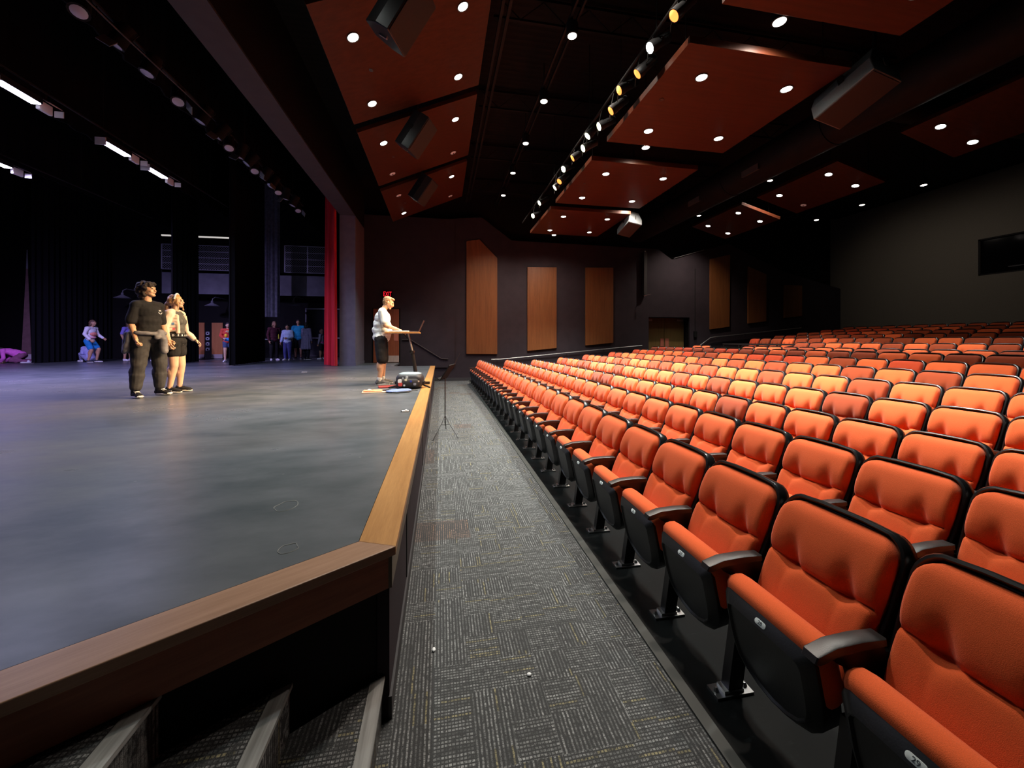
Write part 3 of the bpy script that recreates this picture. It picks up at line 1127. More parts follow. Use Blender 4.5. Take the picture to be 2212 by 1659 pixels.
def cloud(label, xa, za, xb, zb, y0, y1, th=.10):
    """one wood panel: edge a at (xa, za), edge b at (xb, zb), underside heights"""
    n = V((-(zb - za), 0, xb - xa)).normalized()
    P = [(xa, y0, za), (xb, y0, zb), (xb, y1, zb), (xa, y1, za)]
    t = thing('ceiling_cloud', label, 'ceiling panel', ((xa + xb) / 2, (y0 + y1) / 2, (za + zb) / 2), 0, 'wood ceiling panels')
    o = V(t.location)
    MB().prism([V(p) - o for p in P], (0, 0, 0), n * th).build('panel', MT['cloudwood'], t, 0, .004)
    for y in (y0 + .3, y1 - .3):
        for x, z in ((xa + .15, za + (zb - za) * .05), (xb - .15, zb - (zb - za) * .05)):
            MB().tube([V((x, y, z + th)) - o, V((x, y, 7.7)) - o], .006, 5).build('hanger', MT['ceil'], t)
    tilt = (0, -atan2(zb - za, xb - xa), 0)

    def at(u, v):
        return (xa + (xb - xa) * u, y0 + (y1 - y0) * v, za + (zb - za) * u - .004)
    return at, tilt


# main row of clouds over the front seats
cl = [(1.30, 3.97), (4.56, 7.13), (7.92, 10.58), (11.10, 13.74)]
for i, (y0, y1) in enumerate(cl):
    at, tl = cloud('red brown wood panel hung over the front seats, %s from the camera' % ORD[i], 3.21, 5.55, 5.79, 5.55, y0, y1)
    for u, side in ((.23, 'stage'), (.80, 'audience')):
        for v, nf in ((.22, 'near'), (.80, 'far')):
            if i == 0 and v < .5:
                continue
            downlight(at(u, v), 'w', 'lit downlight in the %s %s-side corner of the %s wood panel over the front seats' % (nf, side, ORD[i]), 'cool downlights in the wood panels', 140 if i == 0 else 255)
    tag(MB().lathe([(.035, 0), (.04, -.004), (.03, -.008)], at(.12, .45), seg=12).build('sprinkler_cover', MT['trimring']), 'small dark round cap under the %s wood panel over the front seats' % ORD[i], 'sprinkler cap', 'dark caps under the wood panels')
# tilted panels by the portal
PN = ['above the near stage corner', 'at the top of the view', 'in the middle of the row', 'nearest the side wall']
pl = [(2.12, 4.80), (5.10, 7.78), (8.07, 10.77), (11.13, 13.9)]
off = {(0, 'near', 's'), (2, 'far', 's'), (2, 'far', 'a'), (3, 'near', 's'), (3, 'far', 'a')}
for i, (y0, y1) in enumerate(pl):
    at, tl = cloud('tilted wood panel beside the stage portal, %s' % PN[i], -1.62, 5.75, .75, 6.79, y0, y1, .08)
    for u, side, sk in ((.17, 'stage', 's'), (.82, 'audience', 'a')):
        for v, nf in ((.25, 'near'), (.83, 'far')):
            kd = 'off' if (i, nf, sk) in off else 'w'
            downlight(at(u, v), kd, '%s downlight, %s %s-side corner of tilted panel %s' % ('unlit pinkish' if kd == 'off' else 'lit', nf, side, PN[i]), 'downlights in the tilted wood panels', (105 if i == 0 else 125) if sk == 's' else (38 if i == 0 else 55), tilt=tl)
    tag(MB().lathe([(.035, 0), (.04, -.004), (.03, -.008)], at(.22, .52), seg=12).build('sprinkler_cover', MT['trimring']), 'small dark round cap under the tilted wood panel %s' % PN[i], 'sprinkler cap', 'dark caps under the wood panels')
# rear clouds
for i, (y0, y1) in enumerate([(4.3, 6.72), (8.07, 10.6), (11.23, 13.8)]):
    at, tl = cloud('sloping wood panel over the rear seats, %s from the camera' % ORD[i], 9.81, 6.15, 11.3, 5.74, y0, y1)
    for u, side in ((.22, 'stage'), (.80, 'audience')):
        for v, nf in ((.20, 'near'), (.80, 'far')):
            if i == 0 and v < .5:
                continue
            kd = 'off' if (i == 1 and v > .5 and u > .5) else 'w'
            downlight(at(u, v), kd, '%s downlight in the %s %s-side corner of the %s rear wood panel' % ('unlit' if kd == 'off' else 'lit', nf, side, ORD[i]), 'cool downlights in the rear wood panels', 100, tilt=tl)

# warm pendant cans from the roof deck
names = ['fifth from the far end', 'fourth from the far end', 'third from the far end', 'second from the far end', 'at the far end', 'added out of view as sixth', 'seventh from the far end']
for i, y in enumerate((6.31, 8.15, 9.98, 11.82, 13.7, 4.48)):  # last one is out of view, added to brighten the front seats
    downlight((2.21, y, 6.85), 'warm', 'warm lit can light on the ceiling track, %s' % names[i], 'warm can lights on the front ceiling track', 150, True, size=112)
OTH = [(4.28, 4.26, 5.74, 'warm can light between the first two wood panels over the front seats'), (4.26, 7.52, 5.72, 'warm can light in the gap after the second wood panel over the front seats'),
       (5.72, 10.84, 5.82, 'small warm can light just above the small lit speaker at the far end'), (4.2, 14.05, 5.62, 'small can light just beyond the farthest wood panel over the front seats'),
       (10.55, 10.86, 6.85, 'warm can light above the gap between the two farther rear wood panels'), (10.6, 14.45, 6.85, 'warm can light beyond the duct, left of the last rear wood panel'),
       (14.85, 9.55, 6.5, 'warm can light by the rear wall, nearest the camera'), (14.85, 11.35, 6.5, 'warm can light by the rear wall, middle one of three'),
       (14.9, 13.1, 6.5, 'warm can light by the rear wall, farthest of three')]
for x, y, z, lab in OTH:
    downlight((x, y, z), 'warm', lab, 'warm can lights over the seating', 17 if x > 14 else (70 if x < 6 else 120), True, size=100 if x > 14 else (166 if x < 6 else 120), aimx=x > 14)
for x, lab in ((2.16, 'thin dark ceiling track bar carrying the warm can lights, stage side'), (2.29, 'thin dark ceiling track bar carrying the warm can lights, audience side')):
    tag(MB().box((x, 6.2, 7.12), (.035, 18.6, .05)).build('ceiling_track', MT['duct'], None, 0), lab, 'track')
for i, x in enumerate((1.0, 1.12)):
    tag(MB().box((x, 6.2, 7.15), (.05, 18.6, .07)).build('ceiling_beam', MT['duct'], None, 0), 'dark roof beam beside the tilted wood panels, %s of a pair' % ('left' if i == 0 else 'right'), 'beam')
# bar joists under the deck
for i, y in enumerate((1.5, 4.0, 6.6, 9.2, 11.8, 14.4)):
    b = MB()
    b.box((5.2, y, 7.62), (8.6, .06, .05)).box((5.2, y, 7.22), (8.6, .05, .04))
    x = .95
    pts = []
    up_ = True
    while x < 9.5:
        pts.append((x, y, 7.60 if up_ else 7.24))
        up_ = not up_
        x += .42
    b.tube(pts, .012, 5)
    tag(b.build('bar_joist', MT['ceil'], None, 0), 'dark open web steel joist under the roof deck, %s from the camera' % ORD[i], 'joist', 'steel joists under the roof')

# catwalk pipe with stage lamps
t = thing('lamp_pipe', 'long dark pipe beside the wood panels carrying lit stage lamps', 'pipe', (3.0, 7.5, 6.02))
MB().tube([(0, -6.5, 0), (0, 6.6, 0)], .024, 8).build('pipe', MT['duct'], t)
for y in (-5, -2.5, 0, 2.5, 5):
    MB().tube([(0, y, 0), (0, y, 1.68)], .008, 5).build('hanger', MT['ceil'], t)
LAMPS = [(4.50, 5.81, 'o'), (5.08, 5.83, 'w'), (5.44, 5.70, 'o'), (6.05, 5.84, 'o'), (6.37, 5.68, 'o'), (6.89, 5.69, 'g'), (7.47, 5.81, 'g'), (7.72, 5.68, 'g'),
         (8.38, 5.78, 'o'), (9.04, 5.82, 'g'), (9.37, 5.65, 'o'), (9.77, 5.65, 'g'), (11.38, 5.81, 'g'), (12.2, 5.68, 'g')]
LM = {}
LM['body'] = MB().lathe([(.03, -.36), (.07, -.34), (.075, -.12), (.085, -.10), (.085, .0), (.078, .0)], ax=(0, 0, 1), seg=14).mesh('body', MT['spk'])
for k, m in (('o', 'lens_or'), ('w', 'lens_w'), ('g', 'lens_gr')):
    LM[k] = MB().lathe([(.001, -.008), (.074, -.008), (.074, .0), (.05, .010), (.001, .014)], seg=16).mesh('lens', MT[m])
LM['yoke'] = MB().tube([(.09, 0, -.15), (.10, 0, -.02 - .15), (.10, 0, -.30), (-.10, 0, -.30), (-.10, 0, -.17), (-.09, 0, -.15)], .009, 6).mesh('yoke', MT['ceil'])
NM = {'o': 'amber', 'w': 'cool white', 'g': 'pale yellow'}
AIMS = [(-1.5, 5.2), (-3.5, 5.5), (-1.6, 7.2), (-4.6, 6.8), (-2.3, 7.6), (-5.0, 7.6), (-1.2, 8.0), (-4.4, 7.6), (-3, 9.6), (-4.6, 7.0), (-1.2, 8.4), (-2.2, 10.5), (-4.0, 10.4), (-4.2, 9.0)]
LC = {'o': (1, .52, .20), 'w': (1, .92, .80), 'g': (1, .76, .43)}
for i, (y, z, k) in enumerate(LAMPS):
    t = thing('stage_lamp', '%s lit stage lamp, %s from the camera on the pipe beside the wood panels' % (NM[k], ORD[i]), 'stage light', (2.94, y, z), 0, 'lit stage lamps beside the wood panels')
    ax = AIMS[i]
    d = V((ax[0], ax[1], ZS + .9)) - V((2.94, y, z))
    q = d.to_track_quat('Z', 'Y')
    for nm_ in ('body', 'yoke'):
        o = link(nm_, LM[nm_], t)
        o.rotation_euler = q.to_euler()
    o = link('lens', LM[k], t)
    o.rotation_euler = q.to_euler()
    MB().tube([(0, 0, .06), (.06, 0, max(.1, 6.0 - z))], .009, 6).build('clamp', MT['ceil'], t)
    MB().tube([(.0, .05, -.02), (.02, .10, -.12), (.05, .13, .0), (.06, .05, 6.0 - z)], .006, 5).build('cable', MT['ceil'], t)
    L_ = light('stage lamp beam', 'SPOT', tuple(d.normalized() * .03), 980, LC[k], size=38, blend=.5, radius=.06)
    L_.parent = t
    L_.rotation_euler = d.to_track_quat('-Z', 'Y').to_euler()


# loudspeakers: wedge-sided boxes with a bracket
def speaker(label, loc, yaw, pitch, roll=0, s=1.0, RM=None, cm='spk'):
    t = thing('loudspeaker', label, 'speaker', loc)
    R = (M.Rotation(yaw, 4, 'Z') @ M.Rotation(pitch, 4, 'Y') @ M.Rotation(roll, 4, 'X'))
    t.rotation_euler = (RM or R).to_euler()
    w, d, h = .46 * s, .42 * s, .72 * s
    pts = [(d / 2, -w / 2), (d / 2, w / 2), (.02, w / 2), (-d / 2, w * .26), (-d / 2, -w * .26), (.02, -w / 2)]
    MB().prism([(x, y, 0) for x, y in pts], (0, 0, -h / 2), (0, 0, h / 2)).build('cabinet', MT[cm], t, 0, .012 * s)
    MB().box((d / 2 + .006, 0, 0), (.012, w * .94, h * .95)).build('grille', MT['grille'], t, 0, .004)
    for sgn in (-1, 1):
        MB().box((0, 0, sgn * (h / 2 + .008)), (.12 * s, .03 * s, .012)).build('fly_point', MT['rail'], t, 0)
        MB().box((-.02, sgn * w * .5, .04), (.10 * s, .016, .07 * s)).build('handle', MT['ceil'], t, 0)
    top_ = V((-.16 * s, 0, h / 2 - .08))
    t.location = loc
    inv = t.matrix_basis.inverted()
    wt = t.matrix_basis @ top_
    MB().tube([top_, inv @ (wt + V((0, 0, .12))), inv @ V((wt.x, wt.y, 7.69))], .025, 8).build('pole', MT['ceil'], t)
    return t


speaker('black loudspeaker under the nearest tilted wood panel', (-.49, 4.86, 5.66), radians(-20), radians(36), 0, 1.0)
speaker('black loudspeaker under the middle tilted wood panel', (-.50, 7.92, 5.76), radians(-20), radians(36), 0, 1.0)
speaker('dark loudspeaker under the farthest tilted wood panel', (-.50, 10.95, 5.82), radians(-20), radians(36), 0, 1.0)
zz = V((.10, -.90, .30)).normalized()
xx = V((-.15, -.38, -.91))
xx = (xx - zz * xx.dot(zz)).normalized()
RS = M((xx, zz.cross(xx), zz)).transposed()
speaker('large brightly lit loudspeaker tilted down beside the second wood panel over seats', (6.12, 4.82, 5.44), 0, 0, 0, 1.18, RS, 'spk_lit')
speaker('small brightly lit loudspeaker beside the farthest wood panel over front seats', (6.0, 11.62, 5.40), 0, 0, 0, 1.0, RS, 'spk_lit')

# ducts
t = thing('air_duct', 'large dark round duct between the front and rear wood panels, with a curved branch', 'duct', (8.45, 0, 6.35))
MB().tube([(0, -3, 0), (0, 15.6, 0)], .44, 28).build('duct', MT['duct'], t)
for y in (1, 4.0, 7.0, 10.0, 13.0):
    MB().lathe([(.44, -.03), (.455, -.02), (.455, .02), (.44, .03)], (0, y, 0), (0, 1, 0), 28).build('joint', MT['duct'], t)
for y in (8.9, 11.2):
    MB().box((-.41, y, -.22), (.05, .55, .16)).build('grille', mat('grey vent', (.10, .08, .075), .5), t, 0)
MB().tube([(.1, 6.4, .2), (.3, 6.9, .6), (.9, 7.3, .85), (2.5, 7.4, .88), (10.9, 7.5, .9)], .32, 24).build('branch', MT['duct'], t)

# ------------------------------------------------------------------ stage house
def drape(name, label, p0, p1, z0, z1, m, cat='curtain', folds=.16, depth=.05, seed=0, group=None, taper=0, th=.03):
    """pleated cloth hanging from p0 to p1"""
    r = random.Random(seed)
    p0, p1 = V((*p0, 0)), V((*p1, 0))
    L = (p1 - p0).length
    d = (p1 - p0) / L
    nrm = V((-d.y, d.x, 0))
    n = max(12, int(L / folds * 8))
    P = []
    rows = 9
    ph = r.random() * 6
    for j in range(rows):
        k = j / (rows - 1)
        z = z0 + (z1 - z0) * k
        for i in range(n + 1):
            u = i / n
            a = 2 * pi * u * L / folds + ph + .5 * sin(u * 9 + ph)
            w = depth * (1 - .45 * k) * (sin(a) + .35 * sin(2.3 * a + 1))
            uu = .5 + (u - .5) * (1 - taper * k)
            P.append(p0 + d * (L * uu) + nrm * w + V((0, 0, z)))
    N = len(P)
    P2 = [p + nrm * th for p in P]
    F = []
    for j in range(rows - 1):
        for i in range(n):
            a = j * (n + 1) + i
            F.append((a, a + 1, a + n + 2, a + n + 1))
            F.append((N + a, N + a + n + 1, N + a + n + 2, N + a + 1))
    bd = [i for i in range(n + 1)] + [j * (n + 1) + n for j in range(1, rows)] + [(rows - 1) * (n + 1) + i for i in range(n - 1, -1, -1)] + [j * (n + 1) for j in range(rows - 2, 0, -1)]
    for a, b in zip(bd, bd[1:] + bd[:1]):
        F.append((a, b, N + b, N + a))
    return tag(MB().add(P, F + []).add(P2, []).build(name, m, None, 60) if False else _dr(P, P2, F, name, m), label, cat, group)


def _dr(P, P2, F, name, m):
    b = MB()
    b.v = [tuple(p) for p in P + P2]
    b.f = F
    return b.build(name, m, None, 60)


drape('stage_curtain', 'red velvet curtain gathered against the grey portal side', (-3.50, 14.06), (-4.02, 14.80), ZS + .015, 9.84, MT['velvet'], folds=.17, depth=.05, seed=3, taper=.25)
drape('leg_curtain', 'black side curtain nearest the red curtain', (-7.1, 14.85), (-7.15, 17.4), ZS + .02, 9.84, MT['drape'], folds=.24, depth=.06, seed=1, group='black side curtains')
drape('leg_curtain', 'black side curtain behind the two people in mid stage', (-9.75, 16.3), (-9.7, 17.75), ZS + .02, 9.84, MT['drape'], folds=.24, depth=.06, seed=2, group='black side curtains')
drape('leg_curtain', 'wide black side curtain left of the person in white and pink hoodie', (-15.4, 17.9), (-15.3, 21.3), ZS + .02, 9.84, MT['drape'], folds=.24, depth=.06, seed=5, group='black side curtains')
drape('back_curtain', 'black back curtain across the rear of the stage', (-19.6, -3), (-19.6, 21.2), ZS + .02, 9.84, MT['drape'], folds=.35, depth=.08, seed=6)
drape('cloth_bundle', 'grey cloth hanging beside the black curtain nearest the red one', (-7.75, 19.0), (-7.15, 19.05), 2.7, 9.84, MT['greycloth'], 'cloth', folds=.2, depth=.05, seed=8)
for i, (x, z) in enumerate(((-5.6, 6.75), (-8.6, 6.7), (-12.2, 6.75), (-16.5, 6.7))):
    drape('border_curtain', 'black border curtain across the top of the stage, %s from the portal' % ORD[i], (x, -6), (x, 20.5), z, 9.84, MT['drape'], folds=.5, depth=.04, seed=20 + i, group='black border curtains')

# flat standing edge-on at the left
t = thing('scenery_flat', 'narrow tall brown flat standing on edge at stage left end', 'scenery', (-17.2, 19.75, ZS), radians(42))
MB().prism([(-.12, -.03, .30), (.14, -.03, .30), (.05, -.03, 3.9), (.0, -.03, 3.9)], (0, 0, 0), (0, .06, 0)).build('flat', noisy('brown flat paint', (.16, .07, .075), (.12, .05, .055), 8), t, 0)
MB().prism([(.0, -.032, 3.9), (.055, -.032, 3.9), (.035, -.032, 4.7), (.02, -.032, 4.7)], (0, 0, 0), (0, .06, 0)).build('tip', MT['galwall'], t, 0)
MB().box((.01, 0, .15), (.27, .10, .30)).build('foot_block', noisy('pale block', (.5, .42, .45), (.42, .35, .38), 8), t, 0)

# gallery on the far wing wall
t = thing('gallery', 'grey fascia gallery with wire mesh rail on the far wing wall', 'gallery', (-10, 20.5, 0))
MB().box((1.0, .45, 4.86), (7.3, .95, .12)).build('deck', MT['black'], t, 0)
for x0, x1 in ((-2.66, 4.6),):
    MB().box(((x0 + x1) / 2, 0, 4.37), (x1 - x0, .05, 1.10)).build('fascia', MT['galwall'], t, 0)


def meshrail(x0, x1, z0, z1, parts):
    fr = MB()
    for k in range(parts + 1):
        x = x0 + (x1 - x0) * k / parts
        fr.box((x, -.02, (z0 + z1) / 2), (.045, .045, z1 - z0))
    for k in range(5):
        fr.box(((x0 + x1) / 2, -.02, z0 + (z1 - z0) * k / 4), (x1 - x0, .035, .03))
    fr.build('rail_frame', MT['mesh'], t, 0)
    b = MB()
    h = z1 - z0
    st_ = .105
    n = int((x1 - x0 + h) / st_)
    for k in range(n):
        for sgn in (1, -1):
            xa = x0 - h + k * st_ if sgn > 0 else x0 + k * st_
            za, xb, zb = z0, xa + h * sgn, z1
            if sgn > 0:
                if xa < x0:
                    za, xa = z0 + (x0 - xa), x0
                if xb > x1:
                    zb, xb = z1 - (xb - x1), x1
            else:
                if xa > x1:
                    za, xa = z0 + (xa - x1), x1
                if xb < x0:
                    zb, xb = z1 - (x0 - xb), x0
            if za < zb:
                b.tube([(xa, -.02 + .004 * sgn, za), (xb, -.02 + .004 * sgn, zb)], .007, 4, False)
    b.build('wire_mesh', MT['mesh'], t, 0)


meshrail(2.55, 4.6, 4.95, 6.25, 2)
meshrail(-1.25, .25, 4.95, 6.1, 1)
meshrail(-2.66, -2.22, 4.95, 6.1, 1)
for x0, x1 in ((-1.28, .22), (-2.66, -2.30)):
    MB().box(((x0 + x1) / 2, -.03, 6.50), (x1 - x0, .07, .06)).build('top_rail', MT['rail_glow'], t, 0)

# doors, outlets, counter and work lamps below the gallery
for x0, x1, lab in ((-11.12, -10.86, 'left'), (-10.56, -10.1, 'right')):
    b = thing('wood_panel', '%s amber wood panel standing behind the person in black shorts' % ('narrow' if lab == 'left' else 'wider'), 'panel', ((x0 + x1) / 2, 20.4, ZS))
    MB().box((0, 0, .97), (x1 - x0, .05, 1.48)).build('board', wood('amber board ' + lab, (.42, .16, .05), (.34, .12, .035), 2), b, 0)
    MB().box((0, -.01, .13), (x1 - x0, .06, .2)).build('base', mat('grey base ' + lab, (.3, .25, .25), .5), b, 0)
for i in range(4):
    o = thing('outlet_box', 'pale square outlet on the dark strip, %s from the top' % ORD[i], 'outlet', (-10.76, 20.45, 1.975 - .25 * i), 0, 'square outlets in a column')
    b = MB()
    for dx, dz, sx_, sz_ in ((0, .055, .15, .035), (0, -.055, .15, .035), (.058, 0, .035, .15), (-.058, 0, .035, .15)):
        b.box((dx, 0, dz), (sx_, .04, sz_))
    b.build('frame', mat('pale outlet', (.55, .58, .66), .5), o, 0)
    MB().box((0, .01, 0), (.08, .03, .08)).build('socket', MT['black'], o, 0)
for x, z, lab in ((-7.0, 3.35, 'nearest the red curtain'), (-10.5, 3.25, 'behind the blonde person'), (-14.1, 3.55, 'high above the lavender hoodie')):
    t2 = thing('work_lamp', 'unlit grey work lamp shade under the gallery, %s' % lab, 'lamp', (x, 20.3, z), 0, 'work lamps under the gallery')
    MB().lathe([(.05, .16), (.07, .13), (.30, .0), (.29, -.01), (.06, .12)], seg=20).build('shade', MT['galwall'], t2)
    MB().tube([(0, 0, .14), (.02, 0, .34), (.08, .1, .42), (.08, 1.2, .42)], .02, 6).build('arm', MT['galwall'], t2)
    MB().ell((0, 0, .2), (.05, .05, .06), seg=10).build('socket', MT['galwall'], t2)
t2 = thing('prop_table', 'white topped table in the wings behind the side curtain', 'table', (-7.9, 20.3, ZS))
MB().box((0, 0, .93), (1.5, .5, .05)).build('table_top', MT['galwall'], t2, 0)
for x in (-.7, .7):
    for y in (-.2, .2):
        MB().box((x, y, .45), (.05, .05, .9)).build('leg', MT['black'], t2, 0)
t2 = thing('tote_bag', 'yellow green bag standing on the white topped table', 'bag', (-7.75, 20.25, ZS + .956))
MB().slab(rrect(.36, .46, .06), [(.03, -.09), (0, -.06), (0, .06), (.03, .09)], (0, 0, 0), (1, 0, 0), (0, 0, 1), (0, -1, 0)).build('body', mat('yellow green cloth', (.62, .58, .03), .7), t2)
MB().tube([(-.07, 0, .44), (-.06, 0, .56), (.06, 0, .56), (.07, 0, .44)], .012, 6).build('handle', MT['black'], t2)
t2 = thing('glass_door', 'dark framed glass door in the wing wall beside the red curtain', 'door', (-5.95, 21.44, ZS))
b = MB()
for x, z, sx_, sz_ in ((-.85, 1.25, .06, 2.5), (.85, 1.25, .06, 2.5), (0, 2.5, 1.76, .06), (0, 1.0, 1.7, .07)):
    b.box((x, 0, z), (sx_, .08, sz_))
b.build('frame', mat('dull aluminium', (.2, .2, .23), .5), t2, 0)
MB().box((0, .02, 1.25), (1.66, .02, 2.44)).build('pane', mat('black glass', (.01, .01, .012), .15), t2, 0)
MB().box((.35, -.05, 1.45), (.28, .005, .40)).build('notice', MT['paper'], t2, 0)
MB().lathe([(.001, 0), (.09, 0), (.09, .006), (.001, .006)], (.38, -.04, 1.85), (0, -1, 0), 16).build('sticker', MT['galwall'], t2)

# pipe with stage lanterns over the front of the stage
t2 = thing('lantern_pipe', 'long dark pipe over the stage carrying a row of unlit lanterns', 'pipe', (-4.5, 7.0, 6.12))
MB().tube([(0, -4, 0), (0, 6.9, 0)], .025, 8).build('pipe', MT['duct'], t2)
for y in (-3, 0, 3, 6):
    MB().tube([(0, y, 0), (0, y, 3.7)], .006, 5).build('cable', MT['ceil'], t2)
MB().tube([(.25, -4, -.28), (.26, -1, -.33), (.24, 1.2, -.26)], .011, 5).build('loose_cable', MT['rubber'], t2)
PB = {}
PB['body'] = MB().lathe([(.05, -.34), (.10, -.32), (.105, -.02), (.11, .0), (.10, .0)], seg=14).mesh('body', MT['ceil'])
PB['lens'] = MB().lathe([(.001, -.02), (.098, -.02), (.098, -.005), (.06, .008), (.001, .012)], seg=16).mesh('lens', MT['lens_par'])
PB['barn'] = MB().box((.15, 0, .06), (.012, .16, .15), M.Rotation(.5, 3, 'Y')).mesh('barn_door', mat('grey barn door', (.10, .10, .11), .45))
PB['yoke'] = MB().tube([(0, .11, -.15), (0, .13, -.3), (0, -.13, -.3), (0, -.11, -.15)], .009, 6).mesh('yoke', MT['ceil'])
ys = [5.80, 6.35, 6.95, 7.68, 8.3, 8.85, 9.33, 9.75, 10.08, 10.5, 10.92, 11.4, 11.9, 12.4, 12.95, 13.45]
for i, y in enumerate(ys):
    o = thing('stage_lantern', 'unlit round stage lantern, %s from the camera on the pipe above the stage front' % ORD[i], 'stage light', (-4.5, y, 5.80), 0, 'unlit lanterns above the stage front')
    d = V((rnd.uniform(-.75, -.2), rnd.uniform(-.5, .15), -1)) if i % 3 else V((.25, -.45, -1))
    q = d.to_track_quat('Z', 'Y').to_euler()
    for k in ('body', 'lens', 'yoke') + (('barn',) if i % 2 else ()):
        c = link({'barn': 'barn_door'}.get(k, k), PB[k], o)
        c.rotation_euler = q
    MB().tube([(0, 0, .26), (0, 0, .32)], .02, 6).build('clamp', MT['ceil'], o)
    MB().tube([(0, .04, .30), (.06, .14, .05), (.03, .22, .14), (0, .26, .30)], .007, 5).build('cable', MT['ceil'], o)

# LED strips
STR = [(-7.3, 8.22, 5.98, .64, 'nearest the left edge of the front strip row'), (-7.3, 10.3, 6.0, .66, 'second of the front strip row'), (-7.3, 11.58, 6.0, .62, 'third of the front strip row'), (-10.8, 11.65, 6.02, .62, 'in the row behind, at the left edge'),
       (-10.8, 9.4, 6.02, .62, 'added to the row behind, beyond the left edge'), (-10.8, 7.4, 6.02, .62, 'added to the row behind, farthest beyond the left edge')]  # both unseen, added to brighten the far left of the stage
for i, x in enumerate((-7.3, -10.8)):
    p2 = thing('strip_pipe', 'dark pipe over the stage carrying lit strip lights, %s' % ('front one' if i == 0 else 'rear one'), 'pipe', (x, 8, 6.3))
    MB().tube([(0, -9, 0), (0, 9, 0)], .025, 8).build('pipe', MT['duct'], p2)
    for y in (-6, -2, 2, 6):
        MB().tube([(0, y, 0), (0, y, 3.5)], .006, 5).build('cable', MT['ceil'], p2)
for x, y, z, ln, lab in STR:
    o = thing('strip_light', 'lit violet white strip light, %s' % lab, 'stage light', (x, y, z), 0, 'lit strip lights over the stage')
    MB().box((0, 0, .07), (.20, ln + .06, .12)).build('housing', MT['spk'], o, 0, .01)
    MB().box((.02, 0, -.0), (.15, ln, .03)).build('lens', MT['lens_led'], o, 0, .01)
    MB().box((.0, -ln / 2 - .05, .0), (.20, .02, .16)).build('end_plate', MT['white'], o, 0)
    MB().tube([(0, -.2, .13), (0, -.2, .32), (0, .2, .32), (0, .2, .13)], .01, 6).build('yoke', MT['ceil'], o)
for x, y, z, lab in ((-7.3, 8.78, 5.98, 'beside the leftmost lit strip light'), (-7.3, 10.95, 6.02, 'between two lit strip lights'), (-7.3, 12.2, 5.98, 'right of the last lit strip light'), (-10.8, 12.25, 5.98, 'in the row behind at the left edge')):
    o = thing('flood_light', 'small open flood light %s' % lab, 'stage light', (x, y, z), 0, 'small flood lights over the stage')
    MB().box((-.06, 0, .06), (.06, .26, .18)).build('housing', MT['white'], o, 0, .01)
    MB().box((.05, 0, .14), (.16, .26, .015), M.Rotation(.5, 3, 'Y')).build('reflector', MT['rail'], o, 0)
    MB().box((.06, .14, .02), (.15, .012, .12)).build('barn_door', MT['white'], o, 0)
    MB().tube([(-.06, 0, .14), (-.02, 0, .30)], .012, 6).build('clamp', MT['ceil'], o)

# lectern (height adjustable stand) with papers and laptop
lx, ly = -.735, 7.98
t2 = thing('lectern', 'slim stand with a wooden top beside the person in white T-shirt', 'lectern', (lx, ly, ZS))
MB().box((0, .0, 1.035), (.66, .44, .028)).build('top', MT['trimwood'], t2, 0, .005)
MB().tube([(.10, 0, 1.02), (.19, 0, .62)], .017, 8).build('inner_pole', MT['rail'], t2)
MB().tube([(.175, 0, .66), (.27, 0, .05)], [.034, .04], 10).build('outer_pole', MT['steel_black'], t2)
MB().tube([(-.02, 0, 1.02), (.15, 0, .86)], .012, 6).build('brace', MT['steel_black'], t2)
MB().lathe([(.05, .68), (.052, .64), (.04, .62)], (.172, 0, 0), seg=12).build('collar', MT['steel_black'], t2)
MB().box((.27, 0, .03), (.5, .07, .05)).box((.27, 0, .03), (.07, .5, .05)).build('base', MT['steel_black'], t2, 0, .006)
o = thing('laptop', 'open dark laptop with raised screen at the lectern edge', 'laptop', (lx + .2, ly + .03, ZS + 1.052))
MB().box((0, 0, .008), (.20, .30, .014)).build('keyboard_base', MT['screen'], o, 0, .003)
MB().box((.155, 0, .125), (.010, .30, .24), M.Rotation(.42, 3, 'Y')).build('lid', MT['screen'], o, 0, .003)
o = thing('paper_stack', 'white open script lying on the lectern under the white T-shirt wearer\'s hands', 'papers', (lx - .06, ly - .02, ZS + 1.051))
for i in range(2):
    MB().box((-.09 + .16 * i, -.05, .012), (.22, .28, .022), M.Rotation(.05 * i, 3, 'Z')).build('page_block', MT['paper'], o, 0, .004)

# backpack and things on the floor
t2 = thing('backpack', 'black backpack with stickers and grey top lying at the stage edge', 'backpack', (-.56, 7.42, ZS), radians(-8))
b = MB()
b.slab(rrect(.47, .26, .09, 6), [(.05, -.20), (.012, -.175), (0, -.12), (0, .10), (.012, .15), (.045, .175)], (0, 0, .008), (1, 0, 0), (0, 0, 1), (0, -1, 0))
b.build('body', noisy('black pack cloth', (.014, .014, .02), (.009, .009, .013), 60, .6), t2, 60)
MB().slab(rrect(.40, .30, .11, 6), [(.03, -.012), (0, -.004), (0, .012), (.05, .03)], (.0, -.14, .252), (1, 0, 0), (0, 1, .03), (0, 0, 1)).build('top_flap', mat('blue grey cloth', (.16, .22, .26), .6), t2, 60)
MB().slab(rrect(.38, .16, .05, 5), [(.02, .0), (0, .02), (.03, .045)], (0, -.165, .03), (1, 0, 0), (0, 0, 1), (0, -1, 0)).build('front_pocket', mat('black pocket cloth', (.02, .018, .02), .7), t2, 60)
rs = random.Random(3)
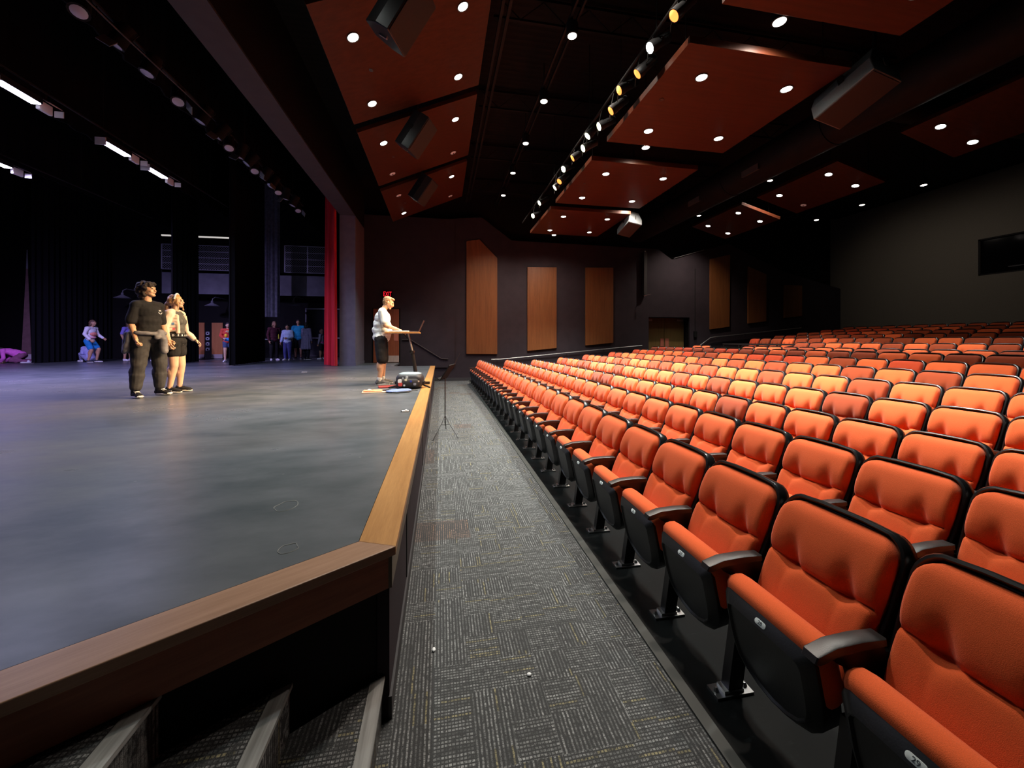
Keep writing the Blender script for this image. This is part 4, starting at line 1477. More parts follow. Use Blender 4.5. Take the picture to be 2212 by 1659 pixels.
STK = [(-.14, .115, .07, (.85, .85, .85)), (-.13, .055, .075, (.55, .06, .05)), (-.03, .15, .045, (.75, .7, .5)), (.06, .125, .04, (.03, .04, .25)), (-.06, .055, .035, (.6, .6, .62)), (.13, .07, .05, (.25, .25, .3)), (-.09, .185, .03, (.5, .55, .6)), (-.02, .19, .05, (.45, .5, .55)), (.2, .13, .03, (.6, .45, .35))]
for i, (x, z, s, c) in enumerate(STK):
    MB().slab(rrect(s, s * .9, s * .25, 3), [(0, 0), (.001, .003)], (x, -.203 - (.008 if z < .18 else -.03), z), (1, 0, 0), (0, 0, 1), (0, -1, 0)).build('sticker', mat('sticker paint %d' % i, c, .5), t2)
for sx_ in (-1, 1):
    MB().tube([(sx_ * .20, .12, .05), (sx_ * .27, .08, .03), (sx_ * .34, .02, .018), (sx_ * .37, -.06, .014)], .016, 6).build('strap', MT['steel_black'], t2)
    MB().box((sx_ * .25, .0, .10), (.05, .10, .06)).build('side_pocket', MT['steel_black'], t2, 0, .01)
o = thing('folder_bag', 'flat blue drawstring bag lying in front of the backpack', 'bag', (-.70, 6.86, ZS))
remesh(MB().ell((0, 0, .025), (.20, .15, .025)).ell((.10, .02, .03), (.12, .12, .022)).ell((-.1, -.02, .022), (.12, .13, .02)), 'body', noisy('blue cloth', (.13, .19, .38), (.10, .14, .30), 14), o, .008, 3, .012, 14, 2)
MB().tube([(-.17, .05, .03), (-.28, .09, .02), (-.34, .06, .012)], .014, 6).build('strap', MT['steel_black'], o)
MB().tube([(.2, .0, .03), (.27, .05, .02), (.3, .08, .012)], .008, 6).build('cord', MT['steel_black'], o)
MB().tube([(-.19, -.10, .016), (-.02, -.16, .014), (.18, -.10, .016)], .012, 6).build('edge_binding', MT['steel_black'], o)
o = thing('red_folder', 'dark red flat folder lying left of the backpack', 'folder', (-.98, 7.6, ZS), .2)
MB().box((0, 0, .012), (.34, .24, .022)).build('cover', mat('dark red card', (.25, .03, .025), .6), o, 0, .003)
o = thing('book', 'tan open book with reddish pages lying on the stage near the lectern', 'book', (-1.11, 6.93, ZS), .12)
MB().box((0, 0, .008), (.40, .26, .014)).build('cover', mat('tan card', (.62, .38, .24), .6), o, 0, .003)
MB().box((-.03, .02, .022), (.30, .2, .014)).build('pages', noisy('brown printed page', (.42, .13, .06), (.65, .34, .16), 9), o, 0, .003)
MB().ell((-.09, .05, .035), (.03, .02, .012), seg=10).build('eraser', MT['paper'], o)
o = thing('small_box', 'small white box with black lid lying near the stage edge', 'box', (-.43, 4.92, ZS), .1)
MB().box((0, 0, .012), (.085, .035, .022)).build('tray', MT['white'], o, 0, .002)
MB().box((.0, .03, .012), (.10, .03, .02)).build('lid', MT['black'], o, 0, .002)
MB().ell((.01, 0, .026), (.016, .012, .012), seg=10).build('earbud', MT['white'], o)
tag(MB().box((-.42, 8.9, ZS + .008), (.06, .035, .014)).build('tape_scrap', MT['white'], None, 0), 'tiny white scrap on the stage beside the edge board', 'scrap')
tag(MB().box((-3.72, 11.6, ZS + .004), (.14, .05, .006)).build('tape_mark', MT['paper'], None, 0), 'short white tape mark on the stage before the red curtain', 'tape mark')
tag(MB().ell((-.036, 2.097, .006), (.010, .014, .006), seg=8).build('paper_scrap', MT['white']), 'small white paper scrap on the carpet at the shadow edge', 'scrap')
tag(MB().ell((.428, 1.856, .006), (.012, .010, .006), seg=8).build('paper_scrap', MT['white']), 'small white paper scrap in the middle of the carpet aisle', 'scrap')

for cx_, cy_, rr_, sd, lab in ((-.81, 2.253, .055, 1, 'pale dried ring mark on the stage floor, farther from the corner'), (-.64, 1.79, .036, 4, 'pale dried ring mark on the stage floor, close to the corner')):
    pts = [(cx_ + rr_ * (1 + .3 * noise.noise(V((cos(a) * 1.4, sin(a) * 1.4, sd)))) * cos(a), cy_ + rr_ * 1.15 * (1 + .3 * noise.noise(V((cos(a) * 1.4, sin(a) * 1.4, sd + 9)))) * sin(a), ZS + .0005) for a in [2 * pi * k / 30 for k in range(31)]]
    tag(MB().tube(pts, .0022, 5).build('dried_mark', mat('chalky mark %d' % sd, (.17, .17, .16), .8)), lab, 'mark')

# music stand in the aisle
t2 = thing('music_stand', 'black folding music stand standing in the carpet aisle', 'music stand', (.075, 6.85, 0))
MB().tube([(0, 0, .20), (0, 0, .99)], .009, 8).build('pole', MT['steel_black'], t2)
R = M.Rotation(radians(-15), 3, 'Z') @ M.Rotation(radians(32), 3, 'Y')
MB().box((.05, 0, 1.10), (.016, .46, .30), R).box(V((.05, 0, 1.10)) + R @ V((-.03, 0, -.15)), (.06, .46, .014), R).build('desk', MT['black'], t2, 0)
MB().tube([(.15, .05, 1.2), (.26, .07, 1.42)], .005, 5).build('page_arm', MT['steel_black'], t2)
for c, s in ((.215, -.33), (-.20, -.40), (.02, .40)):
    MB().tube([(0, 0, .34), (c * .3, s * .3, .22), (c, s, .012)], .007, 6).build('leg', MT['steel_black'], t2)
    MB().tube([(0, 0, .17), (c * .33, s * .33, .205)], .005, 5).build('strut', MT['steel_black'], t2)

# ------------------------------------------------------------------ people
def skin(name, c):
    return noisy(name, c, tuple(x * .88 for x in c), 12, .5, spec=.35, detail=2)


SK = {'a': skin('light skin', (.62, .36, .22)), 'b': skin('tan skin', (.50, .27, .16)), 'c': skin('fair skin', (.68, .42, .29))}
DK = mat('dark eye', (.02, .015, .012), .2)
LIP = mat('lip', (.42, .14, .11), .5)


def cloth(name, c, k=.8, scale=16):
    return noisy(name, c, tuple(x * k for x in c), scale, .88, spec=.15, bump=.12)


class Fig:
    def __init__(s, label, loc, rotz, h, bulk=1.0, lean=0, head=(0, 0), arms=None, legs=None, sk='a', pel=.52, vox=.0065, sw=.108, belly=1.0, female=False, group=None, neckf=.0, shz=.803):
        s.h, s.b, s.vox = h, bulk, vox
        s.root = thing('person', label, 'person', loc, rotz, group)
        s.R = M.Rotation(lean, 3, 'Y')
        s.pel = V((0, 0, pel)) * h
        s.off = s.pel - V((0, 0, .52)) * h
        s.sw = sw
        s.belly = belly
        s.female = female
        T = s.T
        s.neck0 = T((-.004, 0, .838))
        s.HR = M.Rotation(head[0], 3, 'Z') @ M.Rotation(lean * .6 + head[1], 3, 'Y')
        s.hc = s.neck0 + s.HR @ V((.020 + neckf, 0, .092)) * h
        s.S = [T((-.002, sg * sw, shz)) for sg in (-1, 1)]
        s.arms = [[V(p) * h for p in a] for a in arms]
        s.legs = [[V(p) * h for p in l] for l in legs]
        s.skm = SK[sk]
        s.nails = []
        s.body()

    def T(s, p):
        p = V(p) * s.h + s.off
        return s.pel + s.R @ (p - s.pel)

    def H(s, p):
        return s.hc + s.HR @ (V(p) * s.h)

    def torso(s, m, g=0, lo=.50, hipg=None):
        h, b = s.h, s.b
        R = s.R
        hg = g if hipg is None else hipg
        f = 1.12 if s.female else 1
        wz = .88 if s.female else 1

        def el(p, r, gg):
            m.ell(s.T(p), (r[0] * h * b + gg, r[1] * h * b + gg, r[2] * h + gg * .5), R, 20)
        el((0, 0, .525), (.072, .096 * f, .06), hg)
        el((.004 * s.belly, 0, .60), (.064 * s.belly, .083 * wz, .075), g)
        el((.002, 0, .66), (.064 * (s.belly * .6 + .4), .084 * wz, .085), g)
        el((.002, 0, .735), (.066, .094, .085), g)
        if s.female:
            for sg in (-1, 1):
                m.ell(s.T((.045, sg * .042, .725)), (.036 * h + g * .6, .036 * h + g * .6, .036 * h + g * .6), R, 14)
        for k in (0, 1):
            sg = -1 if k == 0 else 1
            m.cap(s.T((-.003, sg * .025, .803)), .036 * h + g, s.S[k], .036 * h * (b * .5 + .5) + g)
        m.cap(s.T((0, -.04, .79)), .045 * h + g, s.T((0, .04, .79)), .045 * h + g)

    def arm(s, m, k, g0=0, g1=0, t=2.0, t0=0):
        """limb from the shoulder; t in 0..2 (1 = elbow)"""
        h = s.h
        S, E, W = s.S[k], s.arms[k][0], s.arms[k][1]
        bb = s.b * .5 + .5
        t1 = min(t, 1)
        r0, r1 = .031 * h * bb, .0235 * h * bb
        P = S.lerp(E, t0) if t0 < 1 else E
        if t0 < 1:
            m.cap(S.lerp(E, t0), r0 + (r1 - r0) * t0 + g0, S.lerp(E, t1), r0 + (r1 - r0) * t1 + g0 + (g1 - g0) * t1 / t, 14)
        if t > 1:
            q = t - 1
            a = max(0, t0 - 1)
            r2, r3 = .0245 * h * bb, .0165 * h
            m.cap(E.lerp(W, a), r2 + (r3 - r2) * a + (g0 + g1) / 2, E.lerp(W, q), r2 + (r3 - r2) * q + g1, 14)
            m.ell(E.lerp(W, .25), (.026 * h * bb + g1, .026 * h * bb + g1, .026 * h * bb + g1), seg=12)

    def leg(s, m, k, g0=0, g1=0, t=2.0, t0=0):
        h = s.h
        Hp, K, A = s.legs[k]
        bb = s.b * .55 + .45
        r0, r1, r2, r3 = .053 * h * bb, .036 * h * bb, .035 * h * bb, .0215 * h
        t1 = min(t, 1)
        if t0 < 1:
            m.cap(Hp.lerp(K, t0), r0 + (r1 - r0) * t0 + g0, Hp.lerp(K, t1), r0 + (r1 - r0) * t1 + g0 + (g1 - g0) * t1 / t, 16)
        if t > 1:
            q = t - 1
            a = max(0, t0 - 1)
            m.cap(K.lerp(A, a), r2 + (r3 - r2) * a + (g0 + g1) / 2, K.lerp(A, q), r2 + (r3 - r2) * q + g1, 16)
            if a < .3 and q > .35:
                d = (A - K).normalized()
                fw = V((1, 0, 0)) - d * d.x
                m.ell(K.lerp(A, .30) - fw.normalized() * .012 * h, (.036 * h * bb + g1, .034 * h * bb + g1, .07 * h), seg=14)

    def hand(s, m, k):
        h = s.h
        E, W = s.arms[k][0], s.arms[k][1]
        f = (W - E).normalized()
        o = s.arms[k][2] if len(s.arms[k]) > 2 else None
        n = (V(o) if o else V((0, 1 if k == 0 else -1, 0)))
        n = (n - f * n.dot(f)).normalized()
        curl = s.arms[k][3].x / h if len(s.arms[k]) > 3 else .45
        th = V(s.arms[k][4]) if len(s.arms[k]) > 4 else V((1, 0, .2))
        b = f.cross(n)
        if b.dot(th) < 0:
            b = -b
        L = .108 * h
        kn = []
        for j, u in enumerate((.20, .07, -.06, -.18)):
            a0 = W + b * (u * .55 * L)
            a1 = W + f * (.50 - .02 * abs(j - 1)) * L + b * (u * L)
            m.cap(a0, .075 * L, a1, .058 * L, 8)
            kn.append(a1)
        m.ell(W + f * .25 * L, (.14 * L, .14 * L, .14 * L), seg=10)
        for j, (a1, ln) in enumerate(zip(kn, (.40, .46, .43, .33))):
            c = curl * (1 + .10 * j)
            d1 = (f * cos(c) + n * sin(c)).normalized()
            d2 = (f * cos(2.1 * c) + n * sin(2.1 * c)).normalized()
            d3 = (f * cos(2.9 * c) + n * sin(2.9 * c)).normalized()
            spread = b * ((1.5 - j) * .03 * L)
            p1 = a1 + d1 * ln * .45 * L + spread
            p2 = p1 + d2 * ln * .33 * L
            p3 = p2 + d3 * ln * .24 * L
            m.cap(a1, .053 * L, p1, .047 * L, 8).cap(p1, .047 * L, p2, .043 * L, 8).cap(p2, .043 * L, p3, .037 * L, 8)
        t0 = W + f * .12 * L + b * .14 * L
        t1 = t0 + (f * .62 + b * .62 + n * .35).normalized() * .27 * L
        t2 = t1 + (f * .9 + b * .1 + n * .40).normalized() * .22 * L
        m.cap(t0, .07 * L, t1, .055 * L, 8).cap(t1, .055 * L, t2, .043 * L, 8)

    def body(s):
        h = s.h
        m = MB()
        s.torso(m, -.002)
        for k in (0, 1):
            s.arm(m, k)
            s.hand(m, k)
            s.leg(m, k)
            A = s.legs[k][2]
            m.ell(A, (.028 * h, .022 * h, .026 * h), seg=12)
            m.cap(s.T((0, (k * 2 - 1) * .045, .53)), .05 * h, s.legs[k][0], .052 * h)
        m.cap(s.neck0 - V((0, 0, .02 * h)), .034 * h, s.H((-.012, 0, -.035)), .030 * h, 14)
        # head
        m.ell(s.H((-.010, 0, .017)), (.055 * h, .0445 * h, .050 * h), s.HR, 22)
        m.ell(s.H((.016, 0, -.008)), (.036 * h, .037 * h, .050 * h), s.HR, 20)
        m.cap(s.H((-.004, -.022, -.022)), .017 * h, s.H((.034, -.008, -.050)), .013 * h, 10)
        m.cap(s.H((-.004, .022, -.022)), .017 * h, s.H((.034, .008, -.050)), .013 * h, 10)
        m.ell(s.H((.041, 0, -.051)), (.011 * h, .013 * h, .011 * h), s.HR, 10)
        m.cap(s.H((.049, 0, .008)), .0065 * h, s.H((.0585, 0, -.014)), .0085 * h, 10)
        m.cap(s.H((.047, -.022, .016)), .006 * h, s.H((.047, .022, .016)), .006 * h, 8)
        m.ell(s.H((.046, 0, -.030)), (.009 * h, .014 * h, .0075 * h), s.HR, 10)
        for sg in (-1, 1):
            m.ell(s.H((-.004, sg * .0455, -.004)), (.013 * h, .006 * h, .018 * h), s.HR @ M.Rotation(-sg * .35, 3, 'Z'), 12)
            m.ell(s.H((.036, sg * .022, -.016)), (.013 * h, .013 * h, .013 * h), s.HR, 10)
        remesh(m, 'body', s.skm, s.root, s.vox, 2)
        if s.vox < .009:
            for sg in (-1, 1):
                MB().ell(s.H((.0495, sg * .0175, .004)), (.0042 * h, .0085 * h, .0045 * h), s.HR, 12).build('eye', DK, s.root)
            MB().ell(s.H((.0545, 0, -.031)), (.0035 * h, .0125 * h, .0032 * h), s.HR, 10).build('mouth', LIP, s.root)

    def part(s, name, m, material, vox=None, smooth=3, disp=.004, dsc=14, seed=0):
        return remesh(m, name, material, s.root, vox or s.vox * 1.2, smooth, disp, dsc, seed)

    def hair_caps(s, m, pts):
        for p, r in pts:
            m.ell(s.H(p), tuple(q * s.h for q in r), s.HR, 16)

    def shoe(s, k, yaw, upper, sole, high=False, L=.150, laces=None):
        h = s.h
        A = s.legs[k][2]
        Rz = M.Rotation(yaw, 3, 'Z')
        base = V((A.x, A.y, 0))

        def q(x, y, z):
            return base + Rz @ V((x * h, y * h, z * h))
        z0 = max(0, A.z / h - .042)
        m = MB()
        m.cap(q(-.018, 0, .026 + z0), .024 * h, q(.03, 0, .026 + z0), .026 * h)
        m.cap(q(.03, 0, .028 + z0), .026 * h, q(.085, 0, .020 + z0), .020 * h)
        m.ell(q(.075, 0, .019 + z0), (.042 * h, .026 * h, .018 * h), Rz, 16)
        m.cap(q(-.008, 0, .03 + z0), .026 * h, q(-.006, 0, (.062 if high else .044) + z0), .026 * h)
        sh = remesh(m, 'shoe', upper, s.root, s.vox, 2)
        ol = []
        for i in range(24):
            a = 2 * pi * i / 24
            x = .036 + .079 * cos(a)
            w = .0275 + .004 * cos(a) if cos(a) > 0 else .0245
            ol.append((x * h, w * h * sin(a) * (1 - .12 * (cos(a) > .8))))
        MB().slab(ol, [(.004 * h, .0), (0, .004 * h), (0, .011 * h), (.003 * h, .015 * h)], base + V((0, 0, z0 * h)), Rz @ V((1, 0, 0)), Rz @ V((0, 1, 0)), (0, 0, 1)).build('sole', sole, sh)
        if high:
            MB().ell(q(.108, 0, .014 + z0), (.013 * h, .024 * h, .010 * h), Rz, 12).build('toe_cap', sole, sh)
        if laces:
            b = MB()
            for i in range(4):
                x = .026 + .013 * i
                z = .060 - .0065 * i + z0
                b.tube([q(x, -.017, z - .004), q(x + .004, 0, z), q(x, .017, z - .004)], .0022 * h, 5)
            b.build('laces', laces, sh)
        return sh


def decal(target, origin, direction, builder):
    """put a small raised mark on a garment: builder(point, u, v, n) -> mesh builder"""
    ok, p, n, _ = target.ray_cast(V(origin), V(direction))
    if not ok:
        return None
    n = n.normalized()
    u = V((0, 0, 1)).cross(n)
    u.normalize()
    v = n.cross(u)
    return builder(p, u, v, n)


WHITE_SOLE = mat('off white rubber', (.78, .76, .70), .6)
BLK = cloth('black cotton', (.022, .022, .024), .7)
GREYD = cloth('charcoal fleece', (.055, .055, .058), .75)
BLKSHOE = cloth('black canvas', (.02, .02, .022), .8)

# ---- boy in the black T-shirt
fig = Fig('person in black T-shirt and charcoal sweatpants with sweater tied round the waist', (-4.55, 7.06, ZS), radians(-24), 1.80, 1.0,
          lean=radians(-2), head=(radians(24), radians(-9)), sk='a', vox=.0062, sw=.086, belly=1.0, shz=.795,
          arms=[[(-.02, -.118, .640), (.035, -.112, .495), (.6, .5, 0), (1.15, 0, 0), (.6, .1, .2)], [(-.012, .118, .640), (.055, .122, .495), (.6, -.5, 0), (1.0, 0, 0), (.6, 0, .2)]],
          legs=[[(0, -.058, .50), (.014, -.082, .275), (-.012, -.092, .045)], [(0, .058, .50), (.018, .080, .275), (-.004, .088, .045)]])
h = fig.h
m = MB()
fig.torso(m, .013, hipg=.016)
m.ell(fig.T((0, 0, .57)), (.080 * h, .098 * h, .085 * h), fig.R)
m.ell(fig.T((0, 0, .66)), (.078 * h, .096 * h, .10 * h), fig.R)
for k in (0, 1):
    fig.arm(m, k, .012, .030, .86)
sh = fig.part('t_shirt', m, BLK, .008, 3, .007, 13, 1)


def smile(p, u, v, n):
    b = MB()
    for x in (-.018, -.006, .008, .019):
        b.box(p + u * x + v * .022 + n * .003, (.006, .006, .022), M((u, n, v)).transposed())
    b.tube([p + u * (.036 * cos(a)) + v * (.036 * sin(a) + .006) + n * .003 for a in [pi * (1.10 + .8 * i / 10) for i in range(11)]], .005, 6)
    return b


b = decal(sh, (.6, .055 * h, .742 * h), (-1, 0, 0), smile)
if b:
    b.build('emblem', MT['white'], sh)
m = MB()
m.ell(fig.T((0, 0, .52)), (.086 * h, .108 * h, .06 * h))
for k in (0, 1):
    fig.leg(m, k, .030, .030, 1.72)
    m.cap(fig.legs[k][1].lerp(fig.legs[k][2], .35), .052 * h, fig.legs[k][1].lerp(fig.legs[k][2], .80), .042 * h)
    m.cap(fig.legs[k][1].lerp(fig.legs[k][2], .84), .030 * h, fig.legs[k][1].lerp(fig.legs[k][2], .93), .028 * h)
    m.cap(fig.T((0, (k * 2 - 1) * .04, .52)), .075 * h, fig.legs[k][0], .07 * h)
fig.part('sweatpants', m, GREYD, .008, 3, .010, 11, 2)
grey = cloth('grey marl fleece', (.20, .20, .22), .7)
m = MB()
n_ = 20
for i in range(n_):
    a0, a1 = 2 * pi * i / n_, 2 * pi * (i + 1) / n_
    m.cap(fig.T((.094 * cos(a0), .116 * sin(a0), .560 - .012 * cos(a0))), .018 * h, fig.T((.094 * cos(a1), .116 * sin(a1), .560 - .012 * cos(a1))), .018 * h, 8)
kx = fig.T((.098, .030, .557))
m.ell(kx, (.024 * h, .034 * h, .028 * h))
m.cap(kx, .022 * h, fig.T((.108, .045, .50)), .026 * h).cap(fig.T((.108, .045, .50)), .028 * h, fig.T((.108, .048, .395)), .030 * h)
m.cap(kx, .018 * h, fig.T((.110, -.005, .515)), .020 * h)
for y in (-.10, -.06, -.02, .02, .06, .10):
    m.cap(fig.T((-.105 + .1 * abs(y), y, .55)), .020 * h, fig.T((-.118 + .15 * abs(y), y * 1.12, .40)), .022 * h, 10)
m.cap(fig.T((-.02, -.125, .55)), .018 * h, fig.T((-.045, -.140, .41)), .026 * h)
fig.part('tied_sweater', m, grey, .009, 2, .008, 16, 3)
m = MB()
fig.hair_caps(m, [((-.014, 0, .034), (.063, .056, .052)), ((-.038, 0, .0), (.046, .060, .056)), ((-.026, -.036, -.022), (.034, .024, .042)), ((-.026, .036, -.022), (.034, .024, .042)), ((-.046, 0, -.030), (.030, .046, .048)), ((-.022, -.040, -.040), (.032, .020, .034)), ((-.022, .040, -.040), (.032, .020, .034)), ((-.010, -.047, -.018), (.024, .013, .040)), ((-.006, .047, -.018), (.026, .013, .040)), ((-.030, 0, .045), (.045, .046, .036)),
                  ((.022, -.024, .052), (.030, .026, .020)), ((.022, .024, .050), (.034, .028, .020)), ((.012, -.047, .012), (.020, .012, .034)), ((.014, .047, .012), (.024, .012, .034))])
fig.part('hair', m, noisy('wavy brown hair', (.022, .010, .0075), (.010, .005, .004), 30, .75, stretch=(1, 1, .4)), .008, 1, .022, 26, 4)
for k, yw in ((0, -.25), (1, .12)):
    fig.shoe(k, yw, BLKSHOE, WHITE_SOLE, True, laces=MT['white'])

# ---- girl with the open jacket
fig = Fig('person with blonde hair, headband, open cream jacket, grey top and black shorts', (-4.45, 7.52, ZS), radians(6), 1.66, 1.10,
          head=(radians(4), radians(-4)), sk='c', vox=.0062, sw=.098, female=True,
          arms=[[(-.03, -.140, .655), (.010, -.142, .500), (.5, .6, 0), (.95, 0, 0), (.8, 0, .2)], [(-.01, .150, .650), (.085, .190, .545), (0, -.2, -.9), (.30, 0, 0), (0, -.8, .5)]],
          legs=[[(0, -.056, .50), (.016, -.060, .275), (-.022, -.060, .045)], [(0, .056, .50), (.022, .064, .275), (.004, .070, .045)]])
h = fig.h
m = MB()
fig.torso(m, .006)
fig.part('tank_top', m, cloth('dark grey jersey', (.10, .10, .095), .8), .008, 2, .003, 12, 5)
m = MB()
m.ell(fig.T((0, 0, .525)), (.090 * h, .120 * h, .055 * h))
for k in (0, 1):
    fig.leg(m, k, .016, .020, .42)
    m.cap(fig.T((0, (k * 2 - 1) * .045, .52)), .075 * h, fig.legs[k][0], .072 * h)
so = fig.part('shorts', m, BLK, .008, 2, .004, 12, 6)
m = MB()
for i in range(n_):
    a0, a1 = 2 * pi * i / n_, 2 * pi * (i + 1) / n_
    for z in (.572, .584, .596):
        m.cap(fig.T((.080 * cos(a0), .104 * sin(a0), z)), .010 * h, fig.T((.080 * cos(a1), .104 * sin(a1), z)), .010 * h, 6)
wb = fig.part('waistband', m, BLK, .007, 2, 0)
for i, ch in enumerate('NDERARM'):
    a = radians(-96 + 22 * i)
    og = fig.T((.6 * cos(a), .6 * sin(a), .584))
    ok, p, n, _ = wb.ray_cast(og, (fig.T((0, 0, .584)) - og).normalized())
    if ok:
        n = V((n.x, n.y, 0)).normalized()
        t_ = link('letter', text_mesh(ch, .040, MT['white'], .002, True), wb, loc=p + n * .002)
        u = V((0, 0, 1)).cross(n)
        t_.rotation_euler = M((u, V((0, 0, 1)), n)).transposed().to_euler()
m = MB()
for k in (0, 1):
    fig.arm(m, k, .018, .016, 1.90)
    sg = k * 2 - 1
    m.cap(fig.T((-.01, sg * .05, .815)), .040 * h, fig.S[k], .045 * h)
    for z in (.64, .67, .70, .73, .76):
        m.cap(fig.T((-.060, sg * .02, z)), .026 * h, fig.T((-.02, sg * .092, z)), .030 * h, 10)
        m.cap(fig.T((-.02, sg * .094, z)), .030 * h, fig.T((.050, sg * .082, z)), .018 * h, 10)
    m.cap(fig.T((.050, sg * .078, .78)), .016 * h, fig.T((.064, sg * .086, .615)), .018 * h, 10)
jk = fig.part('jacket', m, cloth('cream satin', (.78, .62, .50), .86), .008, 2, .008, 15, 7)
for (x, y, z), d, c, s_ in (((-.02, -.6, .765), (0, 1, 0), (.60, .05, .07), .045), ((.03, -.6, .70), (0, 1, 0), (.10, .22, .40), .04), ((.035, -.6, .65), (0, 1, 0), (.55, .08, .10), .035), ((-.02, -.6, .735), (0, 1, 0), (.30, .50, .48), .04), ((-.035, -.6, .60), (0, 1, 0), (.62, .30, .38), .03)):
    def patch(p, u, v, n, s_=s_):
        return MB().slab([(a * s_, bb * s_ * 1.2) for a, bb in ((-.5, -.5), (.5, -.35), (.45, .5), (-.5, .4))], [(0, -.004), (.001, .005)], p, u, v, n)
    b = decal(jk, (x * h, y, z * h), d, patch)
    if b:
        b.build('patch', mat('patch colour', c, .7), jk)
m = MB()
fig.hair_caps(m, [((-.014, 0, .030), (.057, .049, .046)), ((-.034, 0, .004), (.040, .050, .052)), ((-.064, .0, -.012), (.026, .026, .026)), ((-.085, 0, -.05), (.022, .022, .045)), ((-.088, 0, -.095), (.014, .016, .040)), ((.012, -.044, .005), (.024, .010, .040)), ((.012, .044, .005), (.024, .010, .040))])
m.cap(fig.H((.024, -.044, .02)), .009 * h, fig.H((.030, -.050, -.085)), .006 * h, 8)
m.cap(fig.H((.024, .044, .02)), .009 * h, fig.H((.034, .050, -.085)), .006 * h, 8)
fig.part('hair', m, noisy('blonde hair', (.55, .33, .15), (.36, .19, .075), 34, .45, stretch=(1, 1, .25)), .007, 1, .010, 30, 8)
b = MB()
b.tube([fig.H((.004 + .01 * sin(a), .052 * cos(a), .022 + .058 * sin(a))) for a in [pi * i / 12 for i in range(13)]], .008 * h, 8)
b.build('headband', MT['white'], fig.root)
for k, yw in ((0, -.12), (1, .02)):
    sx_ = fig.shoe(k, yw, BLKSHOE, WHITE_SOLE, False, laces=BLKSHOE)
    if k == 0:
        A = fig.legs[0][2]
        b = MB()
        for i in range(3):
            b.tube([V((A.x + .004 + .018 * i, A.y - .048, .022)), V((A.x + .022 + .018 * i, A.y - .044, .055))], .004, 5)
        b.build('stripe', MT['white'], sx_)

# ---- man at the lectern
fig = Fig('person in white T-shirt and black shorts reading at the lectern', (-1.175, 8.10, ZS), radians(6), 1.80, 1.18,
          lean=radians(4), head=(radians(2), radians(20)), sk='a', vox=.0062, sw=.112, belly=1.32, neckf=.008,
          arms=[[(.050, -.150, .655), (.185, -.105, .607), (0, .25, -1), (.22, 0, 0), (0, 1, .2)], [(.055, .150, .655), (.190, .095, .607), (0, -.25, -1), (.22, 0, 0), (0, -1, .2)]],
          legs=[[(0, -.058, .50), (.012, -.064, .275), (-.018, -.062, .045)], [(0, .058, .50), (.02, .064, .275), (.012, .066, .045)]])
h = fig.h
m = MB()
fig.torso(m, .016, hipg=.016)
m.ell(fig.T((.008, 0, .555)), (.098 * h, .112 * h, .07 * h), fig.R)
for k in (0, 1):
    fig.arm(m, k, .020, .028, .74)
fig.part('t_shirt', m, cloth('white cotton', (.80, .80, .78), .92), .008, 3, .008, 13, 11)
m = MB()
m.ell(fig.T((0, 0, .52)), (.092 * h, .106 * h, .05 * h))
for k in (0, 1):
    fig.leg(m, k, .024, .036, .96)
    m.cap(fig.T((0, (k * 2 - 1) * .04, .515)), .075 * h, fig.legs[k][0], .074 * h)
fig.part('shorts', m, BLK, .008, 2, .006, 12, 12)
m = MB()
fig.hair_caps(m, [((-.016, 0, .024), (.055, .0475, .047)), ((-.030, 0, .002), (.037, .047, .044)), ((.018, 0, .052), (.034, .036, .017))])
fig.part('hair', m, noisy('short sandy hair', (.34, .19, .085), (.17, .085, .04), 60, .6), .007, 1, .006, 50, 13)
grs = cloth('grey knit shoe', (.12, .12, .125), .6)
gsl = mat('grey sole', (.42, .42, .42), .6)
for k, yw in ((0, -.06), (1, .05)):
    fig.shoe(k, yw, grs, gsl, False, laces=MT['galwall'])
m = MB()
for k in (0, 1):
    fig.leg(m, k, .004, .005, 1.97, 1.86)
fig.part('socks', m, mat('pale sock', (.6, .6, .6), .9), .007, 1, 0)


